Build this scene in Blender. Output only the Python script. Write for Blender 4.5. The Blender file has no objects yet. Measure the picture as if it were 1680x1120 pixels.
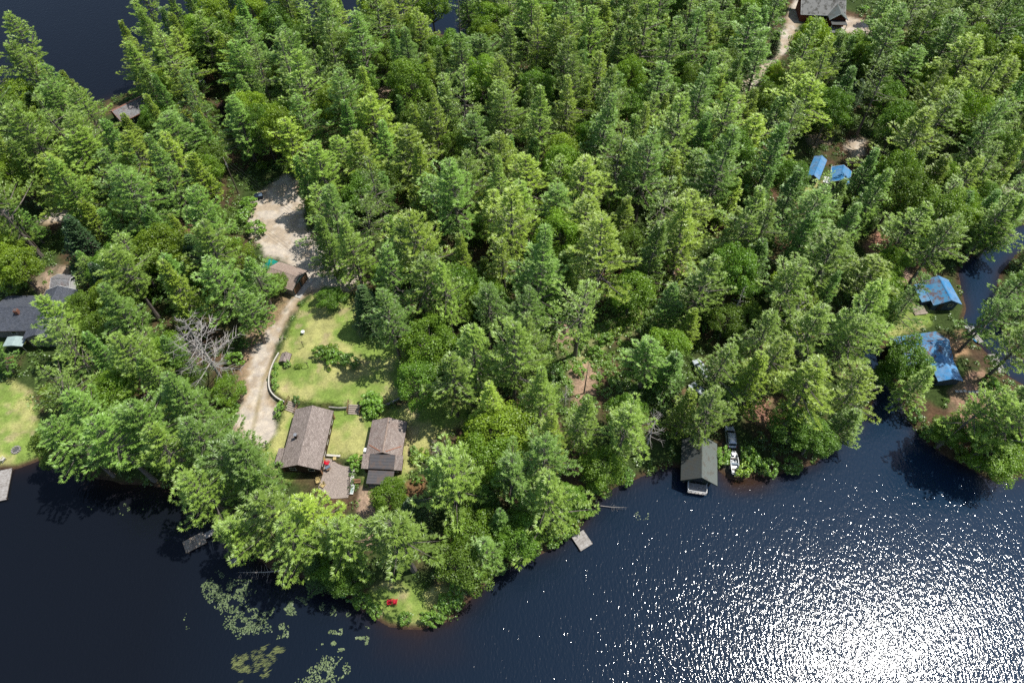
import bpy, math, random
import numpy as np

random.seed(7)
RNG = np.random.default_rng(11)
C = bpy.context.scene.collection
R_ = math.radians

# ------------------------------------------------------------------ survey geometry
CAM_H, PITCH, FPX = 118.0, R_(54.5), 1120.0      # drone height, pitch below horizon, focal length in photo pixels
SP, CP = math.sin(PITCH), math.cos(PITCH)

def at(px, py, z=0.0):
    """ground point surveyed from the photograph, at height z"""
    u, v = (px - 840) / FPX, (py - 560) / FPX
    t = (CAM_H - z) / (SP + v * CP)
    return (t * u, t * (CP - v * SP))

def proj(x, y, z):
    z = z - CAM_H
    d = y * CP - z * SP
    return 840 + FPX * x / d, 560 + FPX * (-y * SP - z * CP) / d

def sdist(poly, X, Y):
    """signed distance to a polygon, positive inside"""
    X = np.asarray(X, float); Y = np.asarray(Y, float)
    best = np.full(X.shape, 1e9); ins = np.zeros(X.shape, bool)
    n = len(poly)
    for i in range(n):
        x0, y0 = poly[i]; x1, y1 = poly[(i + 1) % n]
        dx, dy = x1 - x0, y1 - y0
        L2 = dx * dx + dy * dy + 1e-12
        t = np.clip(((X - x0) * dx + (Y - y0) * dy) / L2, 0, 1)
        best = np.minimum(best, (X - x0 - t * dx) ** 2 + (Y - y0 - t * dy) ** 2)
        if y0 != y1:
            c = ((y0 > Y) != (y1 > Y)) & (X < (x1 - x0) * (Y - y0) / (y1 - y0) + x0)
            ins ^= c
    d = np.sqrt(best)
    return np.where(ins, d, -d)

def vnoise(X, Y, s, seed=0):
    """smooth value noise 0..1, feature size s"""
    X = np.asarray(X, float) / s; Y = np.asarray(Y, float) / s
    xi = np.floor(X).astype(np.int64); yi = np.floor(Y).astype(np.int64)
    fx = X - xi; fy = Y - yi
    fx = fx * fx * (3 - 2 * fx); fy = fy * fy * (3 - 2 * fy)
    def h(a, b):
        n = (a * 374761393 + b * 668265263 + seed * 974711) & 0x7fffffff
        n = ((n ^ (n >> 13)) * 1274126177) & 0x7fffffff
        return ((n ^ (n >> 16)) & 0xffff) / 65535.0
    return (h(xi, yi) * (1 - fx) + h(xi + 1, yi) * fx) * (1 - fy) + (h(xi, yi + 1) * (1 - fx) + h(xi + 1, yi + 1) * fx) * fy

def fbm(X, Y, s, seed=0):
    return .5 * vnoise(X, Y, s, seed) + .3 * vnoise(X, Y, s * .45, seed + 1) + .2 * vnoise(X, Y, s * .2, seed + 2)

def sstep(a, b, x):
    t = np.clip((np.asarray(x, float) - a) / (b - a), 0, 1)
    return t * t * (3 - 2 * t)

W = lambda pts, z=0.0: [at(p[0], p[1], z) for p in pts]

S_SHORE = [(-120, 775), (0, 770), (30, 768), (60, 757), (78, 748), (105, 765), (150, 782), (195, 792), (260, 798),
    (325, 803), (350, 835), (385, 880), (410, 905), (450, 938), (500, 948), (560, 973), (600, 1003), (635, 1026),
    (660, 1031), (690, 1032), (737, 1018), (768, 986), (803, 952), (838, 928), (908, 900), (952, 862), (973, 822),
    (1012, 798), (1062, 778), (1098, 764), (1118, 768), (1150, 760), (1180, 772), (1196, 785), (1215, 788),
    (1240, 780), (1290, 775), (1335, 762), (1362, 740), (1385, 712), (1410, 690), (1432, 660), (1420, 620),
    (1408, 580), (1412, 548), (1425, 540), (1440, 560), (1455, 600), (1475, 640), (1490, 690), (1520, 725),
    (1550, 748), (1590, 768), (1625, 788), (1680, 782), (1800, 775)]
WATER = [
    W(S_SHORE) + [(400, 55), (400, -300), (-400, -300), (-400, 54)],
    W([(1572, 445), (1588, 425), (1615, 408), (1640, 390), (1665, 372), (1700, 365), (1700, 400), (1665, 420), (1640, 450), (1632, 490), (1642, 540), (1662, 580), (1700, 600), (1700, 650), (1680, 632),
       (1655, 618), (1632, 592), (1607, 568), (1590, 548), (1580, 525), (1585, 505), (1578, 480)]),
    W([(-300, 205), (0, 195), (100, 185), (175, 165), (215, 150), (250, 125), (330, 75), (400, 60), (470, 45), (560, 55),
       (680, 50), (760, 62), (800, 30), (830, 0), (850, -40), (900, -90)]) + [(60, 900), (-900, 900), (-900, 190)],
    W([(360, 168), (392, 165), (400, 205), (378, 215), (352, 195)]),
]
def land_sd(X, Y):
    d = np.full(np.shape(X), 1e9)
    for p in WATER:
        d = np.minimum(d, -sdist(p, X, Y))
    return d

TERRACE = W([(458, 578), (444, 612), (446, 642), (470, 660), (540, 667), (595, 671), (640, 664), (668, 650), (740, 560), (620, 450), (500, 480)], 2.0)
TERR_OPEN = W([(668, 650), (740, 560), (620, 450), (500, 480), (458, 578)], 2.0)
def polyline_d(pl, X, Y):
    best = np.full(np.shape(X), 1e9)
    for (x0, y0), (x1, y1) in zip(pl[:-1], pl[1:]):
        dx, dy = x1 - x0, y1 - y0
        t = np.clip(((X - x0) * dx + (Y - y0) * dy) / (dx * dx + dy * dy), 0, 1)
        best = np.minimum(best, np.hypot(X - x0 - t * dx, Y - y0 - t * dy))
    return best
def hgt_np(X, Y):
    X = np.asarray(X, float); Y = np.asarray(Y, float)
    sd = land_sd(X, Y)
    h = np.where(sd > 0, .12 + .5 * sstep(0, 2.5, sd) + 1.0 * sstep(1, 14, sd) + .9 * sstep(15, 45, sd), np.maximum(-1.6, sd * .45))
    ts = sdist(TERRACE, X, Y)
    h = h + .8 * sstep(-.12, .12, ts) * np.clip(polyline_d(TERR_OPEN, X, Y) / 6.0, 0, 1)
    return h + np.where(sd > 1, .22 * (fbm(X, Y, 14, 5) - .5) * np.clip(sd / 6, 0, 1), 0)
def hgt(x, y):
    return float(hgt_np(np.array([x]), np.array([y]))[0])
def G(px, py, up=0.0):
    z = 1.8
    for _ in range(3):
        x, y = at(px, py, z + up); z = max(0.0, hgt(x, y))
    return (x, y, z)

# ------------------------------------------------------------------ materials
def new_mat(name):
    m = bpy.data.materials.new(name); m.use_nodes = True
    nt = m.node_tree
    for n in list(nt.nodes): nt.nodes.remove(n)
    out = nt.nodes.new('ShaderNodeOutputMaterial')
    return m, nt, out
def N(nt, t, **kw):
    n = nt.nodes.new(t)
    for k, v in kw.items():
        if k in n.inputs: n.inputs[k].default_value = v
        else: setattr(n, k, v)
    return n
def ramp(nt, fac, stops):
    r = nt.nodes.new('ShaderNodeValToRGB')
    e = r.color_ramp.elements
    while len(e) < len(stops): e.new(.5)
    for i, (p, c) in enumerate(stops):
        e[i].position = p; e[i].color = (*c, 1)
    nt.links.new(fac, r.inputs['Fac'])
    return r.outputs['Color']
def simple(name, col, rough=.75, var=.25, scale=3.0, bump=0.0, metallic=0.0, spec=.3, coords='Object', stretch=None):
    m, nt, out = new_mat(name)
    b = N(nt, 'ShaderNodeBsdfPrincipled', Roughness=rough, Metallic=metallic)
    b.inputs['Specular IOR Level'].default_value = spec
    tc = N(nt, 'ShaderNodeTexCoord')
    src = tc.outputs[coords]
    if stretch:
        mp = N(nt, 'ShaderNodeMapping'); mp.inputs['Scale'].default_value = stretch
        nt.links.new(src, mp.inputs['Vector']); src = mp.outputs[0]
    n1 = N(nt, 'ShaderNodeTexNoise', Scale=scale, Detail=6.0, Roughness=.65)
    nt.links.new(src, n1.inputs['Vector'])
    lo = tuple(max(0, c * (1 - var * 1.6)) for c in col); hi = tuple(min(1, c * (1 + var)) for c in col)
    nt.links.new(ramp(nt, n1.outputs['Fac'], [(.3, lo), (.5, col), (.72, hi)]), b.inputs['Base Color'])
    if bump:
        bp = N(nt, 'ShaderNodeBump', Strength=.6, Distance=bump)
        nt.links.new(n1.outputs['Fac'], bp.inputs['Height']); nt.links.new(bp.outputs[0], b.inputs['Normal'])
    nt.links.new(b.outputs[0], out.inputs[0])
    return m
def shingle(name, c1, c2, dirt=(.05, .045, .03), dirtamt=.5, w=.5, h=.22, rough=.85):
    m, nt, out = new_mat(name)
    b = N(nt, 'ShaderNodeBsdfPrincipled', Roughness=rough); b.inputs['Specular IOR Level'].default_value = .2
    tc = N(nt, 'ShaderNodeTexCoord'); sx = N(nt, 'ShaderNodeSeparateXYZ'); cx = N(nt, 'ShaderNodeCombineXYZ')
    nt.links.new(tc.outputs['Object'], sx.inputs[0])
    nt.links.new(sx.outputs['Y'], cx.inputs['X']); nt.links.new(sx.outputs['X'], cx.inputs['Y'])
    br = N(nt, 'ShaderNodeTexBrick', Scale=1.0)
    br.inputs['Brick Width'].default_value = w; br.inputs['Row Height'].default_value = h
    br.inputs['Mortar Size'].default_value = .018; br.inputs['Bias'].default_value = 0.0
    br.inputs['Color1'].default_value = (*c1, 1); br.inputs['Color2'].default_value = (*c2, 1)
    br.inputs['Mortar'].default_value = (*[c * .45 for c in c1], 1)
    nt.links.new(cx.outputs[0], br.inputs['Vector'])
    n1 = N(nt, 'ShaderNodeTexNoise', Scale=.55, Detail=7.0, Roughness=.7); nt.links.new(tc.outputs['Object'], n1.inputs['Vector'])
    mx = N(nt, 'ShaderNodeMix', data_type='RGBA', blend_type='MIX')
    rf = ramp(nt, n1.outputs['Fac'], [(.45, (0, 0, 0)), (.75, (dirtamt,) * 3)])
    nt.links.new(rf, mx.inputs[0]); nt.links.new(br.outputs['Color'], mx.inputs[6]); mx.inputs[7].default_value = (*dirt, 1)
    n2 = N(nt, 'ShaderNodeTexNoise', Scale=5.0, Detail=3.0); nt.links.new(tc.outputs['Object'], n2.inputs['Vector'])
    m2 = N(nt, 'ShaderNodeMix', data_type='RGBA', blend_type='MULTIPLY'); m2.inputs[0].default_value = 1
    nt.links.new(mx.outputs[2], m2.inputs[6]); nt.links.new(ramp(nt, n2.outputs['Fac'], [(.3, (.7, .7, .7)), (.7, (1.2, 1.2, 1.2))]), m2.inputs[7])
    nt.links.new(m2.outputs[2], b.inputs['Base Color'])
    bp = N(nt, 'ShaderNodeBump', Strength=.5, Distance=.02); nt.links.new(br.outputs['Fac'], bp.inputs['Height']); bp.invert = True
    nt.links.new(bp.outputs[0], b.inputs['Normal'])
    nt.links.new(b.outputs[0], out.inputs[0])
    return m
def seam_metal(name, col, litter, amt, pitch=.4, rough=.42):
    """standing-seam sheet roof with needle litter lying on it"""
    m, nt, out = new_mat(name)
    b = N(nt, 'ShaderNodeBsdfPrincipled', Metallic=.0)
    tc = N(nt, 'ShaderNodeTexCoord')
    wv = N(nt, 'ShaderNodeTexWave', wave_type='BANDS', bands_direction='Y', Scale=1 / pitch / 6.2832 * 6.2832 / 2); nt.links.new(tc.outputs['Object'], wv.inputs['Vector'])
    seam = ramp(nt, wv.outputs['Fac'], [(.0, tuple(c * .7 for c in col)), (.12, col), (1, tuple(min(1, c * 1.08) for c in col))])
    n1 = N(nt, 'ShaderNodeTexNoise', Scale=.8, Detail=8.0, Roughness=.75); nt.links.new(tc.outputs['Object'], n1.inputs['Vector'])
    f = ramp(nt, n1.outputs['Fac'], [(.52 - amt * .12, (0, 0, 0)), (.62 - amt * .1, (.9, .9, .9))])
    mx = N(nt, 'ShaderNodeMix', data_type='RGBA'); nt.links.new(f, mx.inputs[0]); nt.links.new(seam, mx.inputs[6]); mx.inputs[7].default_value = (*litter, 1)
    n3 = N(nt, 'ShaderNodeTexNoise', Scale=.35, Detail=5.0, Roughness=.7); nt.links.new(tc.outputs['Object'], n3.inputs['Vector'])
    hs = N(nt, 'ShaderNodeHueSaturation'); nt.links.new(ramp(nt, n3.outputs['Fac'], [(.35, (1.0,) * 3), (.7, (.62,) * 3)]), hs.inputs['Saturation'])
    nt.links.new(mx.outputs[2], hs.inputs['Color']); nt.links.new(hs.outputs[0], b.inputs['Base Color'])
    rr = ramp(nt, f, [(0, (rough,) * 3), (1, (.9,) * 3)]); nt.links.new(rr, b.inputs['Roughness'])
    bp = N(nt, 'ShaderNodeBump', Strength=.6, Distance=.03); nt.links.new(wv.outputs['Fac'], bp.inputs['Height']); nt.links.new(bp.outputs[0], b.inputs['Normal'])
    nt.links.new(b.outputs[0], out.inputs[0])
    return m
def planks(name, c1, c2, pitch=.16, axis='X', rough=.8):
    m, nt, out = new_mat(name)
    b = N(nt, 'ShaderNodeBsdfPrincipled', Roughness=rough); b.inputs['Specular IOR Level'].default_value = .2
    tc = N(nt, 'ShaderNodeTexCoord'); sx = N(nt, 'ShaderNodeSeparateXYZ'); nt.links.new(tc.outputs['Object'], sx.inputs[0])
    dv = N(nt, 'ShaderNodeMath', operation='DIVIDE'); nt.links.new(sx.outputs[axis], dv.inputs[0]); dv.inputs[1].default_value = pitch
    fl = N(nt, 'ShaderNodeMath', operation='FLOOR'); nt.links.new(dv.outputs[0], fl.inputs[0])
    wn = N(nt, 'ShaderNodeTexWhiteNoise', noise_dimensions='1D'); nt.links.new(fl.outputs[0], wn.inputs['W'])
    fr = N(nt, 'ShaderNodeMath', operation='FRACT'); nt.links.new(dv.outputs[0], fr.inputs[0])
    gap = ramp(nt, fr.outputs[0], [(0, (.25,) * 3), (.1, (1,) * 3), (.92, (1,) * 3), (1, (.25,) * 3)])
    base = ramp(nt, wn.outputs['Value'], [(0, c1), (1, c2)])
    n1 = N(nt, 'ShaderNodeTexNoise', Scale=2.2, Detail=6.0, Roughness=.7); nt.links.new(tc.outputs['Object'], n1.inputs['Vector'])
    m1 = N(nt, 'ShaderNodeMix', data_type='RGBA', blend_type='MULTIPLY'); m1.inputs[0].default_value = 1
    nt.links.new(base, m1.inputs[6]); nt.links.new(gap, m1.inputs[7])
    m2 = N(nt, 'ShaderNodeMix', data_type='RGBA', blend_type='MULTIPLY'); m2.inputs[0].default_value = 1
    nt.links.new(m1.outputs[2], m2.inputs[6]); nt.links.new(ramp(nt, n1.outputs['Fac'], [(.3, (.55, .5, .45)), (.65, (1.1, 1.1, 1.1))]), m2.inputs[7])
    nt.links.new(m2.outputs[2], b.inputs['Base Color']); nt.links.new(b.outputs[0], out.inputs[0])
    return m
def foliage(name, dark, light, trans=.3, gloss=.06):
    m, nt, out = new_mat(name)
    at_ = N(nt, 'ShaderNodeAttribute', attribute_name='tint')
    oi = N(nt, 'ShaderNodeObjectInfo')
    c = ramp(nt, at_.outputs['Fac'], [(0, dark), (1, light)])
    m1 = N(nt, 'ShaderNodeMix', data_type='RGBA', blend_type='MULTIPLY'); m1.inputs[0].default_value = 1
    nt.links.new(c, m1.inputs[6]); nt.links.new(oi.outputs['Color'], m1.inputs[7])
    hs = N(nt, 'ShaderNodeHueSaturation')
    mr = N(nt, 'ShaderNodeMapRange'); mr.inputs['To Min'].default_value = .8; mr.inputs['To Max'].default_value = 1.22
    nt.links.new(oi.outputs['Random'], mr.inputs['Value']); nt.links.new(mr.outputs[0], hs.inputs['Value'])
    nt.links.new(m1.outputs[2], hs.inputs['Color'])
    d = N(nt, 'ShaderNodeBsdfDiffuse'); t = N(nt, 'ShaderNodeBsdfTranslucent'); g = N(nt, 'ShaderNodeBsdfGlossy', Roughness=.45)
    nt.links.new(hs.outputs[0], d.inputs[0])
    hs2 = N(nt, 'ShaderNodeHueSaturation', Hue=.485, Saturation=1.15, Value=1.3); nt.links.new(hs.outputs[0], hs2.inputs['Color'])
    nt.links.new(hs2.outputs[0], t.inputs[0])
    g.inputs[0].default_value = (.9, .95, .9, 1)
    a = N(nt, 'ShaderNodeMixShader'); a.inputs[0].default_value = trans
    nt.links.new(d.outputs[0], a.inputs[1]); nt.links.new(t.outputs[0], a.inputs[2])
    bb = N(nt, 'ShaderNodeMixShader'); bb.inputs[0].default_value = gloss
    nt.links.new(a.outputs[0], bb.inputs[1]); nt.links.new(g.outputs[0], bb.inputs[2])
    nt.links.new(bb.outputs[0], out.inputs[0])
    return m
def ground_mat(name, kind):
    m, nt, out = new_mat(name)
    b = N(nt, 'ShaderNodeBsdfPrincipled', Roughness=.95); b.inputs['Specular IOR Level'].default_value = .1
    a = N(nt, 'ShaderNodeAttribute', attribute_name='col')
    tc = N(nt, 'ShaderNodeTexCoord')
    s = {'forest': (2.2, .5, 1.6), 'grass': (3.0, .68, 1.35), 'gravel': (5.0, .72, 1.25)}[kind]
    n1 = N(nt, 'ShaderNodeTexNoise', Scale=s[0], Detail=8.0, Roughness=.75); nt.links.new(tc.outputs['Object'], n1.inputs['Vector'])
    n2 = N(nt, 'ShaderNodeTexNoise', Scale=s[0] * .17, Detail=4.0, Roughness=.6); nt.links.new(tc.outputs['Object'], n2.inputs['Vector'])
    f1 = ramp(nt, n1.outputs['Fac'], [(.32, (s[1],) * 3), (.5, (1, 1, 1)), (.7, (s[2],) * 3)])
    f2 = ramp(nt, n2.outputs['Fac'], [(.3, (.8, .8, .82)), (.7, (1.18, 1.16, 1.1))])
    m1 = N(nt, 'ShaderNodeMix', data_type='RGBA', blend_type='MULTIPLY'); m1.inputs[0].default_value = 1
    m2 = N(nt, 'ShaderNodeMix', data_type='RGBA', blend_type='MULTIPLY'); m2.inputs[0].default_value = 1
    nt.links.new(a.outputs['Color'], m1.inputs[6]); nt.links.new(f1, m1.inputs[7])
    nt.links.new(m1.outputs[2], m2.inputs[6]); nt.links.new(f2, m2.inputs[7])
    nt.links.new(m2.outputs[2], b.inputs['Base Color'])
    bp = N(nt, 'ShaderNodeBump', Strength=.7, Distance=.12 if kind != 'gravel' else .05)
    nt.links.new(n1.outputs['Fac'], bp.inputs['Height']); nt.links.new(bp.outputs[0], b.inputs['Normal'])
    nt.links.new(b.outputs[0], out.inputs[0])
    return m
def water_mat():
    m, nt, out = new_mat('dark lake water')
    b = N(nt, 'ShaderNodeBsdfPrincipled', Roughness=.075, IOR=1.345)
    b.inputs['Specular IOR Level'].default_value = .40
    tc = N(nt, 'ShaderNodeTexCoord')
    a = N(nt, 'ShaderNodeAttribute', attribute_name='col'); nt.links.new(a.outputs['Color'], b.inputs['Base Color'])
    def waves(sx, sy, rot, sc, det):
        mp = N(nt, 'ShaderNodeMapping'); mp.inputs['Scale'].default_value = (sx, sy, 1); mp.inputs['Rotation'].default_value = (0, 0, rot)
        nt.links.new(tc.outputs['Object'], mp.inputs['Vector'])
        n = N(nt, 'ShaderNodeTexNoise', Scale=sc, Detail=det, Roughness=.5, Distortion=.3); nt.links.new(mp.outputs[0], n.inputs['Vector'])
        return n.outputs['Fac']
    w1 = waves(1, .45, R_(-14), 2.3, 1.5); w2 = waves(1, .7, R_(20), 5.0, 1.0); w3 = waves(1, .8, R_(-35), .18, 2.0)
    h = N(nt, 'ShaderNodeMath', operation='MULTIPLY_ADD'); nt.links.new(w2, h.inputs[0]); h.inputs[1].default_value = .3; nt.links.new(w1, h.inputs[2])
    # gusts make some stretches rougher than others
    st = N(nt, 'ShaderNodeMapRange'); st.inputs['From Min'].default_value = .3; st.inputs['From Max'].default_value = .7
    st.inputs['To Min'].default_value = .75; st.inputs['To Max'].default_value = 1.0; nt.links.new(w3, st.inputs['Value'])
    bp = N(nt, 'ShaderNodeBump', Distance=.07); nt.links.new(st.outputs[0], bp.inputs['Strength'])
    nt.links.new(h.outputs[0], bp.inputs['Height']); nt.links.new(bp.outputs[0], b.inputs['Normal'])
    nt.links.new(b.outputs[0], out.inputs[0])
    return m

M = {}
M['pine'] = foliage('pine needles', (.045, .095, .012), (.315, .465, .080), .25)
M['broad'] = foliage('broad leaves', (.055, .110, .010), (.27, .43, .042), .38, .03)
M['fir'] = foliage('fir needles', (.034, .080, .011), (.255, .40, .066), .22)
M['spruce'] = foliage('spruce needles', (.022, .046, .018), (.075, .135, .045), .15)
M['under'] = foliage('undergrowth leaves', (.035, .075, .012), (.20, .33, .05), .35)
M['pad'] = foliage('lily pad leaves', (.075, .120, .045), (.210, .270, .110), .08, .05)
M['reed'] = foliage('floating grass', (.11, .14, .035), (.27, .30, .09), .1)
M['bark'] = simple('grey brown bark', (.17, .145, .125), .9, .4, 4, .03)
M['deadwood'] = simple('bleached dead wood', (.38, .35, .32), .9, .3, 3, .02)
M['forest'] = ground_mat('forest floor litter', 'forest')
M['grass'] = ground_mat('mown grass', 'grass')
M['gravel'] = ground_mat('sandy gravel', 'gravel')
M['water'] = water_mat()
M['shingle'] = shingle('brown grey shingles', (.27, .22, .195), (.40, .335, .30), dirtamt=.3)
M['shingle2'] = shingle('weathered shingles', (.28, .225, .20), (.39, .33, .295), dirt=(.2, .09, .05), dirtamt=.3)
M['tanroof'] = shingle('tan shingles', (.36, .27, .22), (.42, .33, .275), dirtamt=.2)
M['charcoal'] = shingle('charcoal shingles', (.075, .085, .105), (.115, .125, .15), dirtamt=.3)
M['greyroof'] = shingle('light grey shingles', (.20, .20, .20), (.30, .30, .31), dirt=(.2, .08, .05), dirtamt=.6)
M['greenroof'] = seam_metal('grey green roof sheet', (.075, .082, .078), (.07, .065, .05), .15, .45, .5)  # toned dark to carry the shade on the boathouse's left slope
M['greenroof_lit'] = seam_metal('lit grey green roof sheet', (.135, .155, .14), (.1, .09, .07), .1, .45, .5)  # lighter copy of that roofing, sunlight painted in for the boathouse's right slope
M['blueroof'] = seam_metal('blue roof sheet', (.05, .26, .49), (.16, .07, .045), .45, .4, .35)
M['blueclean'] = seam_metal('clean blue roof sheet', (.035, .24, .52), (.05, .12, .22), .05, .4, .35)
M['blackroof'] = seam_metal('dark flat roofing', (.075, .07, .075), (.12, .085, .07), .3, .9, .6)
M['log'] = planks('dark log siding', (.055, .035, .025), (.085, .055, .038), .22, 'Z')
M['darkwood'] = simple('dark stained wood', (.06, .042, .032), .8, .3, 4)
M['redwall'] = planks('red stained siding', (.19, .055, .035), (.23, .075, .045), .2, 'Z')
M['greywall'] = planks('grey board siding', (.21, .20, .185), (.27, .255, .235), .2, 'Z')
M['greenwall'] = planks('dark green siding', (.035, .05, .045), (.05, .065, .055), .2, 'Z')
M['bluewall'] = planks('slate blue siding', (.06, .09, .12), (.08, .11, .14), .2, 'Z')
M['white'] = simple('white paint', (.75, .75, .73), .6, .08, 3)
M['offwhite'] = simple('off white trim', (.58, .55, .48), .7, .12, 3)
M['concrete'] = simple('pale concrete', (.48, .46, .42), .9, .15, 2, .01)
M['stone'] = simple('grey stone', (.33, .31, .28), .9, .35, 3, .05)
M['paver'] = shingle('pink brick pavers', (.42, .345, .30), (.51, .425, .37), dirt=(.26, .21, .16), dirtamt=.3, w=.2, h=.1)
M['dock'] = planks('weathered dock boards', (.34, .32, .30), (.46, .44, .42), .15, 'Y')
M['olddock'] = planks('old stained dock boards', (.30, .25, .20), (.46, .40, .33), .18, 'Y')
M['step'] = simple('weathered tread wood', (.36, .30, .25), .85, .2, 4)
M['pole'] = simple('creosoted pole wood', (.13, .10, .08), .85, .3, 5)
M['metal'] = simple('galvanised metal', (.42, .43, .44), .4, .12, 5, 0, .6)
M['alu'] = simple('aluminium hull', (.45, .47, .48), .38, .15, 4, 0, .55)
M['black'] = simple('black rubber', (.02, .02, .02), .7, .2, 5)
M['wire'] = simple('black cable', (.03, .03, .03), .5, .1, 5)
M['glass'] = simple('dark window glass', (.02, .025, .03), .08, .1, 1, 0, 0, .6)
M['tint'] = simple('car glass', (.02, .03, .045), .06, .1, 1, 0, 0, .6)
M['silver'] = simple('silver car paint', (.50, .54, .58), .25, .04, 2, 0, .3, .5)
M['whitecar'] = simple('white car paint', (.50, .55, .60), .25, .04, 2, 0, 0, .5)
M['red'] = simple('red plastic', (.55, .01, .035), .5, .1, 4)
M['redlamp'] = simple('red lamp lens', (.4, .01, .01), .3, .1, 4)
M['yellowwood'] = simple('yellow pine wood', (.52, .40, .17), .7, .15, 4)
M['brownwood'] = simple('brown wood', (.22, .12, .065), .75, .2, 4)
M['teal'] = simple('teal tarpaulin', (.005, .22, .17), .5, .2, 2, .03)
M['paleteal'] = simple('pale awning cloth', (.33, .42, .40), .7, .12, 2)
M['bluegrey'] = simple('blue grey plastic', (.13, .18, .24), .5, .15, 3)
M['navy'] = simple('navy plastic', (.02, .03, .06), .5, .15, 3)
M['blueplastic'] = simple('blue plastic', (.05, .25, .50), .4, .1, 3)
M['rust'] = simple('rusty flashing', (.34, .15, .09), .8, .25, 4)
M['brick'] = simple('red chimney brick', (.22, .10, .07), .9, .3, 6)
M['ash'] = simple('fire ash', (.10, .10, .10), .95, .3, 6)

# ------------------------------------------------------------------ mesh builder
def fast_mesh(name, verts, quads, mat, tint=None, col=None, smooth=False):
    me = bpy.data.meshes.new(name)
    verts = np.asarray(verts, np.float32); quads = np.asarray(quads, np.int32)
    k = quads.shape[1]
    me.vertices.add(len(verts)); me.vertices.foreach_set('co', verts.ravel())
    me.loops.add(quads.size); me.loops.foreach_set('vertex_index', quads.ravel())
    me.polygons.add(len(quads)); me.polygons.foreach_set('loop_start', np.arange(0, quads.size, k, dtype=np.int32))
    me.polygons.foreach_set('loop_total', np.full(len(quads), k, np.int32))
    if smooth: me.polygons.foreach_set('use_smooth', np.ones(len(quads), bool))
    me.update(calc_edges=True); me.materials.append(mat)
    if tint is not None:
        a = me.attributes.new('tint', 'FLOAT', 'POINT'); a.data.foreach_set('value', np.asarray(tint, np.float32))
    if col is not None:
        a = me.attributes.new('col', 'FLOAT_COLOR', 'POINT')
        c4 = np.ones((len(verts), 4), np.float32); c4[:, :3] = col; a.data.foreach_set('color', c4.ravel())
    return me

class MB:
    def __init__(s): s.v = []; s.f = []
    def add(s, vs, fs):
        o = len(s.v); s.v += [tuple(v) for v in vs]; s.f += [tuple(i + o for i in f) for f in fs]; return s
    def box(s, c, d, rz=0.0, taper=1.0):
        x, y, z = d[0] / 2, d[1] / 2, d[2] / 2; cr, sr = math.cos(rz), math.sin(rz)
        vs = []
        for k, (a, b, e) in enumerate([(-x, -y, -z), (x, -y, -z), (x, y, -z), (-x, y, -z), (-x, -y, z), (x, -y, z), (x, y, z), (-x, y, z)]):
            if k > 3: a *= taper; b *= taper
            vs.append((c[0] + a * cr - b * sr, c[1] + a * sr + b * cr, c[2] + e))
        return s.add(vs, [(3, 2, 1, 0), (4, 5, 6, 7), (0, 1, 5, 4), (1, 2, 6, 5), (2, 3, 7, 6), (3, 0, 4, 7)])
    def beam(s, p, q, w, h=None):
        """square bar from p to q"""
        h = h or w
        p = np.array(p, float); q = np.array(q, float); d = q - p; d /= np.linalg.norm(d)
        up = np.array([0, 0, 1.0]) if abs(d[2]) < .95 else np.array([1.0, 0, 0])
        a = np.cross(d, up); a /= np.linalg.norm(a); b = np.cross(a, d)
        vs = [e + a * sx * w / 2 + b * sy * h / 2 for e in (p, q) for sx, sy in ((-1, -1), (1, -1), (1, 1), (-1, 1))]
        return s.add(vs, [(0, 1, 2, 3), (7, 6, 5, 4), (0, 4, 5, 1), (1, 5, 6, 2), (2, 6, 7, 3), (3, 7, 4, 0)])
    def tube(s, pts, rad, n=6, cap=True):
        pts = [np.array(p, float) for p in pts]; o = len(s.v)
        for i, p in enumerate(pts):
            d = pts[min(i + 1, len(pts) - 1)] - pts[max(i - 1, 0)]; d /= (np.linalg.norm(d) + 1e-9)
            ref = np.array([0, 0, 1.0]) if abs(d[2]) < .9 else np.array([1.0, 0, 0])
            a = np.cross(d, ref); a /= np.linalg.norm(a); b = np.cross(d, a)
            r = rad[i] if hasattr(rad, '__len__') else rad
            for k in range(n):
                t = 2 * math.pi * k / n
                s.v.append(tuple(p + r * (a * math.cos(t) + b * math.sin(t))))
        for i in range(len(pts) - 1):
            for k in range(n):
                k2 = (k + 1) % n
                s.f.append((o + i * n + k, o + i * n + k2, o + (i + 1) * n + k2, o + (i + 1) * n + k))
        if cap:
            s.f.append(tuple(o + k for k in range(n))[::-1]); s.f.append(tuple(o + (len(pts) - 1) * n + k for k in range(n)))
        return s
    def prism(s, prof, y0, y1):
        """profile of (x, z) points extruded along y"""
        n = len(prof)
        vs = [(x, y0, z) for x, z in prof] + [(x, y1, z) for x, z in prof]
        return s.add(vs, [tuple(range(n)), tuple(range(2 * n - 1, n - 1, -1))] + [(i, i + n, (i + 1) % n + n, (i + 1) % n) for i in range(n)])
    def slab(s, poly, z0, z1):
        n = len(poly); vs = [(x, y, z0) for x, y in poly] + [(x, y, z1) for x, y in poly]
        return s.add(vs, [tuple(range(n - 1, -1, -1)), tuple(range(n, 2 * n))] + [(i, (i + 1) % n, (i + 1) % n + n, i + n) for i in range(n)])
    def mesh(s, name, mat):
        me = bpy.data.meshes.new(name); me.from_pydata(s.v, [], s.f); me.materials.append(mat); me.update()
        return me
    def build(s, name, mat, parent=None, smooth=False, bevel=0.0):
        me = s.mesh(name, mat)
        if smooth: me.polygons.foreach_set('use_smooth', [True] * len(me.polygons))
        o = bpy.data.objects.new(name, me); C.objects.link(o); o.parent = parent
        if bevel:
            b = o.modifiers.new('bevel', 'BEVEL'); b.width = bevel; b.segments = 2; b.limit_method = 'ANGLE'
        return o

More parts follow.
